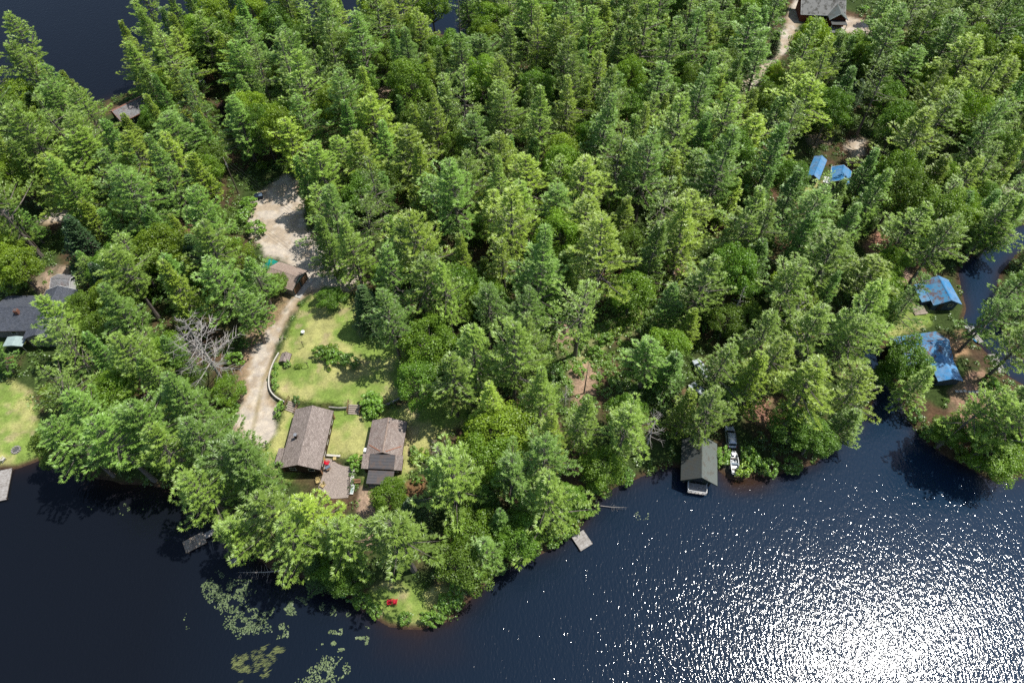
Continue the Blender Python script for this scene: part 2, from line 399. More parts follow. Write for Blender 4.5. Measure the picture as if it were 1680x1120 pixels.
def tag(o, label=None, cat=None, group=None, kind=None):
    if label: o['label'] = label
    if cat: o['category'] = cat
    if group: o['group'] = group
    if kind: o['kind'] = kind
    return o
def thing(name, loc, rz=0.0, label=None, cat=None, group=None):
    o = bpy.data.objects.new(name, None); C.objects.link(o); o.empty_display_size = .2
    o.location = loc; o.rotation_euler = (0, 0, rz)
    return tag(o, label, cat, group)
def copy_tree(o, parent=None):
    c = o.copy(); C.objects.link(c); c.parent = parent
    for ch in o.children: copy_tree(ch, c)
    return c

# ------------------------------------------------------------------ ground, lawns, gravel, water
LAWNS = [
    [(500, 500), (535, 478), (575, 485), (600, 520), (640, 560), (675, 600), (690, 650), (668, 652), (640, 664), (595, 671), (540, 667), (470, 660), (448, 640), (447, 610), (458, 578), (478, 540)],
    [(432, 735), (455, 702), (468, 668), (540, 670), (600, 674), (650, 668), (720, 650), (775, 648), (765, 695), (715, 715), (690, 760), (660, 790), (600, 800), (582, 748), (532, 748), (470, 790), (425, 765)],
    [(585, 985), (608, 958), (650, 950), (700, 965), (740, 952), (768, 948), (757, 985), (722, 1010), (690, 1030), (640, 1028), (605, 1005)],
    [(-80, 630), (20, 622), (50, 640), (62, 700), (58, 755), (0, 770), (-80, 775)],
    [(1445, 530), (1480, 500), (1535, 485), (1530, 530), (1470, 548)],
    [(1295, 315), (1318, 288), (1335, 300), (1400, 300), (1370, 325), (1310, 335)],
]
GRAVELS = [
    [(448, 300), (470, 283), (490, 300), (495, 340), (508, 380), (532, 410), (588, 440), (602, 470), (572, 488), (537, 474), (507, 487), (490, 503), (470, 540), (453, 577), (441, 610), (443, 650), (456, 682), (452, 712), (432, 732), (400, 732), (380, 715), (393, 670), (403, 640), (405, 600), (420, 570), (452, 530), (480, 492), (497, 465), (470, 430), (440, 420), (413, 392), (403, 345), (420, 325)],
    [(60, 362), (98, 343), (130, 343), (165, 333), (152, 357), (112, 364), (75, 372)],
    [(-60, 400), (-10, 338), (22, 340), (12, 375), (-20, 420)],
    [(1330, -40), (1355, -10), (1335, 18), (1308, 45), (1292, 85), (1270, 112), (1242, 138), (1222, 160), (1210, 190), (1200, 190), (1212, 145), (1238, 118), (1268, 92), (1280, 60), (1294, 20), (1316, -10)],
    [(1385, 30), (1420, 38), (1450, 45), (1452, 62), (1400, 62), (1372, 52)],
    [(1630, 318), (1670, 300), (1760, 292), (1760, 318), (1680, 326), (1645, 328)],
    [(1385, 235), (1412, 228), (1418, 258), (1392, 268)],
]
DIRTS = [   # (polygon, colour) bare needle litter and sand
    ([(405, 545), (455, 520), (480, 490), (455, 570), (440, 600), (400, 640), (385, 700), (372, 720), (385, 640)], (.30, .19, .11)),
    ([(432, 480), (480, 480), (478, 500), (460, 525), (438, 540)], (.28, .19, .09)),
    ([(590, 795), (612, 800), (618, 860), (610, 900), (588, 900), (585, 830)], (.38, .25, .16)),
    ([(660, 790), (700, 780), (705, 840), (690, 870), (670, 850)], (.24, .12, .04)),
    ([(700, 640), (775, 645), (760, 700), (720, 712), (690, 700)], (.25, .16, .06)),
    ([(50, 465), (95, 438), (120, 440), (118, 480), (85, 500), (60, 480)], (.36, .25, .17)),
    ([(150, 470), (185, 490), (180, 530), (150, 520)], (.22, .16, .12)),
    ([(910, 545), (945, 525), (985, 540), (1040, 500), (1068, 515), (1040, 548), (1000, 562), (985, 590), (962, 640), (925, 640), (932, 590), (905, 582)], (.28, .30, .09)),
    ([(905, 530), (940, 525), (945, 560), (915, 570)], (.40, .24, .17)),
    ([(930, 600), (965, 590), (985, 610), (975, 660), (940, 670)], (.36, .23, .14)),
    ([(1090, 440), (1140, 436), (1135, 452), (1098, 456)], (.38, .22, .15)),
    ([(975, 445), (1005, 440), (1010, 465), (985, 470)], (.30, .18, .10)),
    ([(620, 150), (640, 130), (650, 140), (640, 165), (625, 175)], (.42, .28, .20)),
    ([(1415, 405), (1438, 375), (1460, 383), (1455, 412), (1428, 420)], (.40, .18, .11)),
    ([(1468, 460), (1485, 440), (1498, 445), (1490, 470)], (.42, .26, .18)),
    ([(1120, 640), (1140, 632), (1152, 660), (1140, 690), (1125, 680)], (.32, .14, .08)),
    ([(1210, 590), (1240, 560), (1265, 570), (1250, 610), (1225, 625)], (.26, .14, .10)),
    ([(1220, 670), (1250, 650), (1320, 660), (1330, 690), (1260, 695), (1225, 690)], (.32, .15, .09)),
    ([(1235, 510), (1275, 500), (1290, 530), (1250, 545)], (.24, .15, .11)),
    ([(1188, 722), (1216, 722), (1230, 785), (1192, 788)], (.11, .095, .08)),
    ([(1560, 640), (1595, 605), (1618, 600), (1645, 640), (1648, 680), (1605, 712), (1562, 695)], (.36, .20, .12)),
    ([(1552, 545), (1585, 535), (1595, 575), (1565, 592)], (.38, .22, .10)),
    ([(1295, 320), (1310, 310), (1320, 335), (1300, 340)], (.42, .24, .15)),
    ([(1318, 225), (1365, 222), (1362, 240), (1330, 245)], (.42, .29, .22)),
    ([(440, 425), (500, 430), (515, 440), (500, 450), (460, 430)], (.40, .33, .26)),
    ([(1300, 410), (1320, 405), (1318, 430), (1300, 430)], (.3, .15, .09)),
]
LAWNS_W = [W(p, 1.8) for p in LAWNS]; GRAV_W = [W(p, 1.8) for p in GRAVELS]; DIRT_W = [(W(p, 1.8), c) for p, c in DIRTS]

TRACK = W([(590, 460), (548, 474), (512, 498), (482, 545), (452, 583), (432, 622), (424, 660), (415, 700), (402, 735)], 1.8)
def surf(X, Y):
    """class (0 forest, 1 lawn, 2 gravel) and colour of the ground at points"""
    sd = land_sd(X, Y)
    n1 = fbm(X, Y, 9, 21); n2 = fbm(X, Y, 3.2, 31); n3 = fbm(X, Y, 1.2, 41)
    wob = (n2 - .5) * 1.6 + (n3 - .5) * 1.0
    br = np.array([.085, .058, .036]); rust = np.array([.15, .085, .05]); gr = np.array([.045, .07, .02])
    a = sstep(.45, .72, n1)[..., None]; b_ = sstep(.45, .65, n2)[..., None]
    col = gr * (1 - a) + br * a
    col = col * (1 - .5 * b_ * a) + rust * .5 * b_ * a
    cls = np.zeros(X.shape, int)
    for p, c in DIRT_W:
        w = sstep(-.6, .7, sdist(p, X, Y) + wob * 1.1)[..., None]
        c2 = np.array(c) * (.75 + .5 * n3[..., None]); gm = .65 * sstep(.46, .66, .6 * n2 + .4 * n3)[..., None]; c2 = c2 * (1 - gm) + np.array([.085, .10, .035]) * gm; c2 = c2 * .8 + c2.mean(-1, keepdims=True) * .2
        col = col * (1 - w) + c2 * w
    yel = np.array([.385, .38, .145]); grn = np.array([.20, .285, .062]); tan = np.array([.42, .33, .20])
    m1 = sstep(.36, .66, fbm(X, Y, 5, 61))[..., None]; m2 = sstep(.6, .78, n2)[..., None]
    lc = grn * (1 - m1) + yel * m1; lc = (lc * (1 - .6 * m2) + tan * .6 * m2) * (.78 + .44 * n3[..., None])
    lw = np.full(X.shape, -9.0)
    for p in LAWNS_W: lw = np.maximum(lw, sdist(p, X, Y))
    w = sstep(-.8, .8, lw + wob * .8)[..., None]
    col = col * (1 - w) + lc * w; cls[w[..., 0] > .5] = 1
    gw = np.full(X.shape, -9.0)
    for p in GRAV_W: gw = np.maximum(gw, sdist(p, X, Y))
    grav = np.array([.54, .475, .40]); sand = np.array([.36, .27, .175])
    s1 = sstep(.40, .60, fbm(X, Y, 2.6, 71))[..., None]; inn = sstep(.1, 1.2, gw + wob * .5)[..., None]
    inn = inn * (.45 + .55 * s1); gc = (sand * (1 - s1) + grav * s1) * (1 - inn) + (grav * (.84 + .24 * n3[..., None])) * inn
    d = polyline_d(TRACK, X, Y)
    tr = (np.exp(-((d - .85) / .38) ** 2) * (.5 + .7 * n3))[..., None]; md = (np.exp(-(d / .42) ** 2) * sstep(.35, .6, n2))[..., None]
    gc = gc * (1 - .45 * np.clip(tr, 0, 1)) + np.array([.64, .57, .48]) * .45 * np.clip(tr, 0, 1)
    gc = gc * (1 - .6 * md) + np.array([.28, .23, .11]) * .6 * md
    w = sstep(-.9, .8, gw + wob * 1.15)[..., None]
    col = col * (1 - w) + gc * w; cls[w[..., 0] > .5] = 2
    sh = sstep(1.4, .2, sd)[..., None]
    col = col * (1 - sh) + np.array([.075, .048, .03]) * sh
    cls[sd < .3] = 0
    return cls, col

def build_ground():
    x0, x1, y0, y1, c = -200, 200, 2, 280, 1.0
    xs = np.arange(x0, x1, c); ys = np.arange(y0, y1, c)
    CX, CY = np.meshgrid(xs, ys); CX = CX.ravel(); CY = CY.ravel()
    sd = land_sd(CX + .5, CY + .5)
    keep = sd > -5; CX = CX[keep]; CY = CY[keep]
    boxes = [(-66, -2, 18, 128), (-110, -80, 50, 104), (66, 112, 62, 102), (26, 50, 48, 70)]
    fine = np.zeros(len(CX), bool)
    for a, b, d, e in boxes: fine |= (CX >= a) & (CX < b) & (CY >= d) & (CY < e)
    SX = [CX[~fine]]; SY = [CY[~fine]]; SS = [np.full((~fine).sum(), c)]
    k = 3
    for i in range(k):
        for j in range(k):
            SX.append(CX[fine] + i * c / k); SY.append(CY[fine] + j * c / k); SS.append(np.full(fine.sum(), c / k))
    X = np.concatenate(SX); Y = np.concatenate(SY); S = np.concatenate(SS)
    mid, _ = surf(X + S / 2, Y + S / 2)
    for cl, nm, mt in ((0, 'forest_floor', 'forest'), (1, 'lawn', 'grass'), (2, 'gravel_drive', 'gravel')):
        k_ = mid == cl
        x, y, s = X[k_], Y[k_], S[k_]
        vx = np.stack([x, x + s, x + s, x], 1).ravel(); vy = np.stack([y, y, y + s, y + s], 1).ravel()
        key = np.round(vx * 12).astype(np.int64) * 100000 + np.round(vy * 12).astype(np.int64)
        _, idx, inv = np.unique(key, return_index=True, return_inverse=True)
        ux, uy = vx[idx], vy[idx]
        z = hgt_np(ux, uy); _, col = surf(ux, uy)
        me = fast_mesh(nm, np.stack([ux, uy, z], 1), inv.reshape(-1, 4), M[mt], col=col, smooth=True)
        o = bpy.data.objects.new(nm, me); C.objects.link(o); o['kind'] = 'structure'
    # lake: one sheet at the water level, tinted where the peaty bottom shows through near the bank
    c = 1.6
    xs = np.arange(-210, 210 + c, c); ys = np.arange(-20, 290 + c, c)
    VX, VY = np.meshgrid(xs, ys); nx, ny = len(xs), len(ys)
    sd = land_sd(VX, VY)
    sh = np.exp(np.clip(sd, -30, 0) / 1.2)[..., None] * (.1 + 1.1 * fbm(VX, VY, 9, 91))[..., None]
    sh = np.clip(sh, 0, 1)
    # a shallow sandy bar off the point and by the launching ramp
    bx, by = at(690, 1065); rx, ry = at(1225, 795)
    bar = np.exp(-((VX - bx) / 7.5) ** 2 - ((VY - by) / 3.0) ** 2) * .22 + np.exp(-((VX - rx) / 4.0) ** 2 - ((VY - ry) / 1.8) ** 2) * .9
    sh = np.clip(sh + bar[..., None] * (.5 + fbm(VX, VY, 3, 95))[..., None], 0, 1)
    tilt = np.clip((VX + 60) / 140, 0, 1)[..., None]  # sky reflection painted into the water colour, bluer towards the right
    deep = np.array([.0060, .0080, .0125]) * (1 - tilt) + np.array([.010, .027, .055]) * tilt
    col = deep * (1 - sh) + np.array([.034, .018, .012]) * sh
    i, j = np.meshgrid(np.arange(nx - 1), np.arange(ny - 1)); i = i.ravel(); j = j.ravel()
    q = np.stack([j * nx + i, j * nx + i + 1, (j + 1) * nx + i + 1, (j + 1) * nx + i], 1)
    me = fast_mesh('lake', np.stack([VX.ravel(), VY.ravel(), np.zeros(nx * ny)], 1), q, M['water'], col=col.reshape(-1, 3), smooth=True)
    o = bpy.data.objects.new('lake', me); C.objects.link(o); o['kind'] = 'structure'
    far = MB(); far.add([(-2500, -2500, -2), (2500, -2500, -2), (2500, 2500, -2), (-2500, 2500, -2)], [(0, 1, 2, 3)])
    o = far.build('distant_ground', simple('distant woods', (.04, .055, .025), .95, .3, .05)); o['kind'] = 'structure'
build_ground()

# ------------------------------------------------------------------ trees
def unit(v): return v / (np.linalg.norm(v, axis=-1, keepdims=True) + 1e-9)
def blades(P, D, Wd, mid=.45):
    n = len(P); v = np.empty((n, 4, 3), np.float32)
    v[:, 0] = P; v[:, 1] = P + D * mid + Wd; v[:, 2] = P + D; v[:, 3] = P + D * mid - Wd
    return v.reshape(-1, 3), np.arange(n * 4, dtype=np.int32).reshape(-1, 4)

def conifer(seed, H, Rr, cb, gap=(.85, 1.55), nb=(4, 7), skip=.12, lat=.40, nbl=11, bl=.66, bw=.05, up=.22, droop=0.0, shape=.8, bulge=.25, plates=True, latk=.27, latcap=1.05):
    rng = np.random.default_rng(seed)
    wood = MB()
    lean = rng.normal(0, .012, 2) * H
    axis = lambda z: np.array([lean[0] * (z / H) ** 2, lean[1] * (z / H) ** 2, z])
    hs = np.linspace(0, H * .985, 8); r0 = H * .0135
    wood.tube([axis(h) for h in hs], [r0 * (1.25 if k == 0 else 1) * (1 - .93 * h / H) + .02 for k, h in enumerate(hs)], 7)
    TP, TA, TT = [], [], []
    z = cb * H; az0 = rng.random() * 6.28
    side = np.clip(rng.normal(1, .24, 12), .5, 1.5)
    while z < H * .985:
        rel = (z - cb * H) / (H * (1 - cb))
        prof = .55 + rel / bulge * .45 if rel < bulge else ((1 - rel) / (1 - bulge)) ** shape
        wob = rng.uniform(.58, 1.15) if plates else rng.uniform(.88, 1.08)
        L0 = Rr * prof * wob + .3
        n = rng.integers(nb[0], nb[1]); az0 += rng.uniform(.5, 1.1)
        for k in range(n):
            if rng.random() < skip: continue
            az = az0 + 6.283 * k / n + rng.normal(0, .18)
            L = L0 * (rng.uniform(.5, 1.18) if plates else rng.uniform(.75, 1.1)) * side[int((az % 6.283) / 6.284 * 12)]
            if L < .3: L = .3
            el = R_(-6 + 46 * rel ** 1.6) + rng.normal(0, .07) - droop * (1 - rel)
            d = np.array([math.cos(az), math.sin(az), 0.0]); b0 = axis(z)
            curve = .16 * L if droop == 0 else -.02 * L
            pt = lambda t: b0 + d * L * t * math.cos(el) + np.array([0, 0, L * t * math.sin(el) + curve * t * t])
            wood.tube([pt(0), pt(.5), pt(.97)], [.018 * L + .015, .011 * L + .01, .006], 3, False)
            ts = np.arange(max(.28, 1 - 3.4 / L) if L > 1 else .1, 1.0, lat / L)
            for t in ts:
                for s in (-1, 1):
                    ll = min(latcap, (latk * L * (1.08 - t) + .22) * rng.uniform(.6, 1.15))
                    la = az + s * rng.uniform(.65, 1.1)
                    ld = np.array([math.cos(la), math.sin(la), rng.uniform(-.05, .2)])
                    m = max(1, int(ll / .36))
                    q = (np.arange(m) + 1) / m * ll
                    TP.append(pt(t) + ld[None] * q[:, None] + rng.normal(0, .05, (m, 3))); TA.append(np.repeat(ld[None], m, 0))
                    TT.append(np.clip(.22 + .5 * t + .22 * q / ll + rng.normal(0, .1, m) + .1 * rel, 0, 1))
            TP.append(pt(1.0)[None]); TA.append(d[None]); TT.append(np.array([1.0]))
        z += rng.uniform(*gap) * (H / 22) * (1 - .45 * rel)
    TP = np.concatenate(TP); TA = np.concatenate(TA); TT = np.concatenate(TT)
    n = len(TP)
    P = np.repeat(TP, nbl, 0); A = np.repeat(TA, nbl, 0); T = np.repeat(TT, nbl)
    D = unit(A * 1.0 + rng.normal(0, .42, P.shape) * np.array([1, 1, .55]) + np.array([0, 0, up])) * (bl * rng.uniform(.65, 1.2, len(P)))[:, None]
    Wd = unit(np.cross(D, rng.normal(0, .42, P.shape) + np.array([0, 0, 1.0]))) * bw * rng.uniform(.7, 1.2, len(P))[:, None]
    v, q = blades(P, D, Wd)
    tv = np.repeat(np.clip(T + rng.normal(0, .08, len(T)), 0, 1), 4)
    return wood, v, q, tv

def broadleaf(seed, H, Rr, cb=.3, nclump=38, leaves=150, ls=.34, flat=1.0):
    rng = np.random.default_rng(seed)
    wood = MB(); zc = H * (cb + (1 - cb) * .5); zr = H * (1 - cb) * .5
    top = np.array([rng.normal(0, .3), rng.normal(0, .3), zc + .2 * zr])
    r0 = H * .016
    wood.tube([(0, 0, 0), (top[0] * .3, top[1] * .3, H * cb), tuple(top)], [r0 * 1.2, r0, r0 * .4], 7)
    VS, QS, TS, o = [], [], [], 0
    for k in range(nclump):
        g = (k + .5) / nclump
        ph = k * 2.39996 + rng.normal(0, .25); ct = 1 - 1.55 * g + rng.normal(0, .06); ct = max(-.75, min(1, ct)); st = math.sqrt(1 - ct * ct)
        rr = rng.uniform(.58, .98)
        c = np.array([Rr * rr * st * math.cos(ph), Rr * rr * st * math.sin(ph), zc + zr * rr * ct * flat])
        cr = Rr * rng.uniform(.2, .34)
        b0 = np.array([top[0] * .5, top[1] * .5, H * cb + (c[2] - H * cb) * .3])
        wood.tube([b0, (b0 + c) / 2 + np.array([0, 0, -.1 * Rr]), c], [r0 * .42, r0 * .25, .015], 4, False)
        nl = int(leaves * rng.uniform(.7, 1.2))
        dirs = unit(rng.normal(0, 1, (nl, 3)) + np.array([0, 0, .35])); rad = cr * rng.uniform(.45, 1.08, nl) ** .6
        P = c + dirs * rad[:, None] * np.array([1, 1, .7])
        nrm = unit(dirs * .6 + rng.normal(0, .5, (nl, 3)) + np.array([0, 0, .6]))
        D = unit(np.cross(nrm, rng.normal(0, 1, (nl, 3)))) * (ls * rng.uniform(.6, 1.25, nl))[:, None]
        Wd = unit(np.cross(nrm, D)) * (np.linalg.norm(D, axis=1) * .42)[:, None]
        v, q = blades(P - D * .5, D, Wd)
        VS.append(v); QS.append(q + o); o += len(v)
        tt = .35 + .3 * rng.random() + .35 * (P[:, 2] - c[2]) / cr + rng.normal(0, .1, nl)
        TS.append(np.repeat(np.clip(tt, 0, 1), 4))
    return wood, np.concatenate(VS), np.concatenate(QS), np.concatenate(TS)

def deadtree(seed, H, Rr, cb=.35, n=26, rise=.35, sub=4):
    rng = np.random.default_rng(seed); m = MB(); r0 = H * .013
    m.tube([(0, 0, 0), (.1, .05, H * .5), (rng.normal(0, .3), rng.normal(0, .3), H)], [r0 * 1.2, r0 * .75, .03], 7)
    for k in range(n):
        rel = (k + rng.random()) / n; z = H * (cb + (1 - cb) * rel * .97); az = k * 2.4 + rng.normal(0, .3)
        L = Rr * (1.05 - .7 * rel) * rng.uniform(.5, 1.1)
        d = np.array([math.cos(az), math.sin(az), 0]); e = rise * rng.uniform(-.3, 1.2)
        bend = np.array([rng.normal(0, .12), rng.normal(0, .12), rng.uniform(.0, .25)])
        pt = lambda t: np.array([.1 * z / H, .05 * z / H, z]) + d * L * t + np.array([0, 0, e * L * t]) + bend * L * t * t
        m.tube([pt(0), pt(.35), pt(.7), pt(1)], [.014 * L + .022, .010 * L + .015, .006 * L + .01, .006], 4, False)
        for s in range(sub):
            t = rng.uniform(.3, .9); a2 = az + rng.choice([-1, 1]) * rng.uniform(.5, 1.1); l2 = L * .38 * rng.uniform(.4, 1.1)
            q = pt(t); d2 = np.array([math.cos(a2), math.sin(a2), rng.uniform(-.1, .5)])
            m.tube([q, q + d2 * l2 * .5 + np.array([0, 0, .05 * l2]), q + d2 * l2], [.014 * l2 + .014, .01 * l2 + .01, .006], 3, False)
    return m

PROTO = {}
def reg(kind, base, parts):   # parts: wood mesh, crown mesh
    PROTO.setdefault(kind, []).append((base, parts))
def make_crown(kind, v, q, t, mat): return fast_mesh('crown', v, q, M[mat], tint=t)
for i in range(9):
    w, v, q, t = conifer(100 + i, 26, 5, [.22, .3, .36, .25, .32, .2, .4, .28, .34][i], gap=[(.95, 1.7), (1.1, 2.0), (.9, 1.6)][i % 3], nb=(5, 8), skip=[.08, .14, .2, .1, .16, .1, .2, .12, .24][i], bulge=[.16, .22, .15, .3, .2, .12, .25, .18, .28][i], shape=[1.05, .85, 1.0, .7, .85, 1.15, .65, .95, .75][i])
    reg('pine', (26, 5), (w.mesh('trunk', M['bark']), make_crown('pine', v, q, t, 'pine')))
for i in range(3):   # thin, ragged crowns that let the branches show
    w, v, q, t = conifer(140 + i, 24, 4.6, .35, skip=.34, lat=.55, nbl=6, gap=(.9, 1.7), nb=(4, 7))
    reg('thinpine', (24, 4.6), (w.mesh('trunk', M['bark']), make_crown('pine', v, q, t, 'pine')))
for i in range(5):   # slim pointed conifers of unknown species, a narrower version of the pines
    w, v, q, t = conifer(150 + i, 21, 3.2, .16, gap=(.75, 1.2), nb=(5, 8), skip=.1, lat=.36, nbl=8, bl=.52, bw=.06, shape=1.0, bulge=.08, latk=.3, latcap=.9)
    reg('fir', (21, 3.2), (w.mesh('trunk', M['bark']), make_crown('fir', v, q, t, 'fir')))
for i in range(3):
    w, v, q, t = conifer(160 + i, 16, 3.2, .1, gap=(.38, .55), nb=(6, 9), skip=.04, lat=.34, nbl=6, bl=.3, bw=.07, up=.1, droop=.15, shape=.95, bulge=.08, plates=False)
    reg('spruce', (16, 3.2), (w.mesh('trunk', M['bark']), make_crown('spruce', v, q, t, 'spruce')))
for i in range(6):
    w, v, q, t = broadleaf(180 + i, 14, 5, .25 + .04 * (i % 3), 44 + 6 * (i % 3), 230, .29)
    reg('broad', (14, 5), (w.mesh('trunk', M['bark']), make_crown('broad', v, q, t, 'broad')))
for i in range(4):
    w, v, q, t = broadleaf(200 + i, 2.4, 1.5, .05, 16, 60, .26)
    reg('shrub', (2.4, 1.5), (w.mesh('stem', M['bark']), fast_mesh('foliage', v, q, M['under'], tint=t)))
DEAD = [deadtree(230, 17, 6.0, .28, 52, .3, 10).mesh('dead_tree', M['deadwood']), deadtree(231, 16, 3.2, .35, 26, .2, 3).mesh('dead_tree', M['deadwood']),
        deadtree(232, 19, 2.4, .45, 22, .25, 3).mesh('dead_tree', M['deadwood'])]

KNAME = {'fir': 'evergreen_tree', 'pine': 'pine_tree', 'thinpine': 'pine_tree', 'spruce': 'spruce_tree', 'broad': 'broadleaf_tree', 'shrub': 'leafy_shrub'}
TREES = []      # dicts: kind, x, y, z, H, R, tint name, fixed label
TINTS = {'pine': [('blue-green', (.88, .98, 1.04)), ('fresh-green', (1, 1, .9)), ('yellow-green', (1.18, 1.08, .8))],
         'broad': [('deep-green', (.68, .80, .8)), ('bright-green', (1.0, 1.05, .9)), ('yellow-green', (1.28, 1.18, .85)), ('olive', (.80, .80, .85))],
         'spruce': [('dark', (.9, 1, 1)), ('dusky-green', (1.5, 1.5, 1.2))],
         'shrub': [('bright-green', (1.5, 1.6, 1.2)), ('deep-green', (.95, 1.1, 1.0)), ('yellow-green', (1.9, 1.7, 1.1))]}
TINTS['fir'] = [('blue-green', (.85, .98, 1.05)), ('mid-green', (1, 1, .95)), ('yellow-green', (1.25, 1.1, .75))]
TINTS['thinpine'] = [('greyish-green', (1.0, 1.0, 1.0)), ('fresh-green', (1, 1, .9))]
def put(kind, x, y, H, Rr, tint=None, label=None, var=None, z=None):
    z = hgt(x, y) if z is None else z
    TREES.append(dict(kind=kind, x=x, y=y, z=z, H=H, R=Rr, tint=tint if tint is not None else random.randrange(len(TINTS[kind])), label=label, var=var))
def T(px, py, kind, Rr, H=None, tint=None, label=None, var=None):
    """tree whose crown centre is seen at (px, py)"""
    H = H or {'pine': 14.5 + Rr * 1.35, 'thinpine': 14 + Rr * 1.3, 'fir': 6 + Rr * 4.0, 'broad': 4 + Rr * 1.7, 'spruce': Rr * 4.2, 'shrub': Rr * 1.5}[kind]
    x, y, z = G(px, py, .62 * H)
    if land_sd(np.array([x]), np.array([y]))[0] < .4:          # never rooted in the lake
        for _ in range(14):
            y += .8
            if land_sd(np.array([x]), np.array([y]))[0] > .4: break
    put(kind, x, y, H, Rr, tint, label, var)

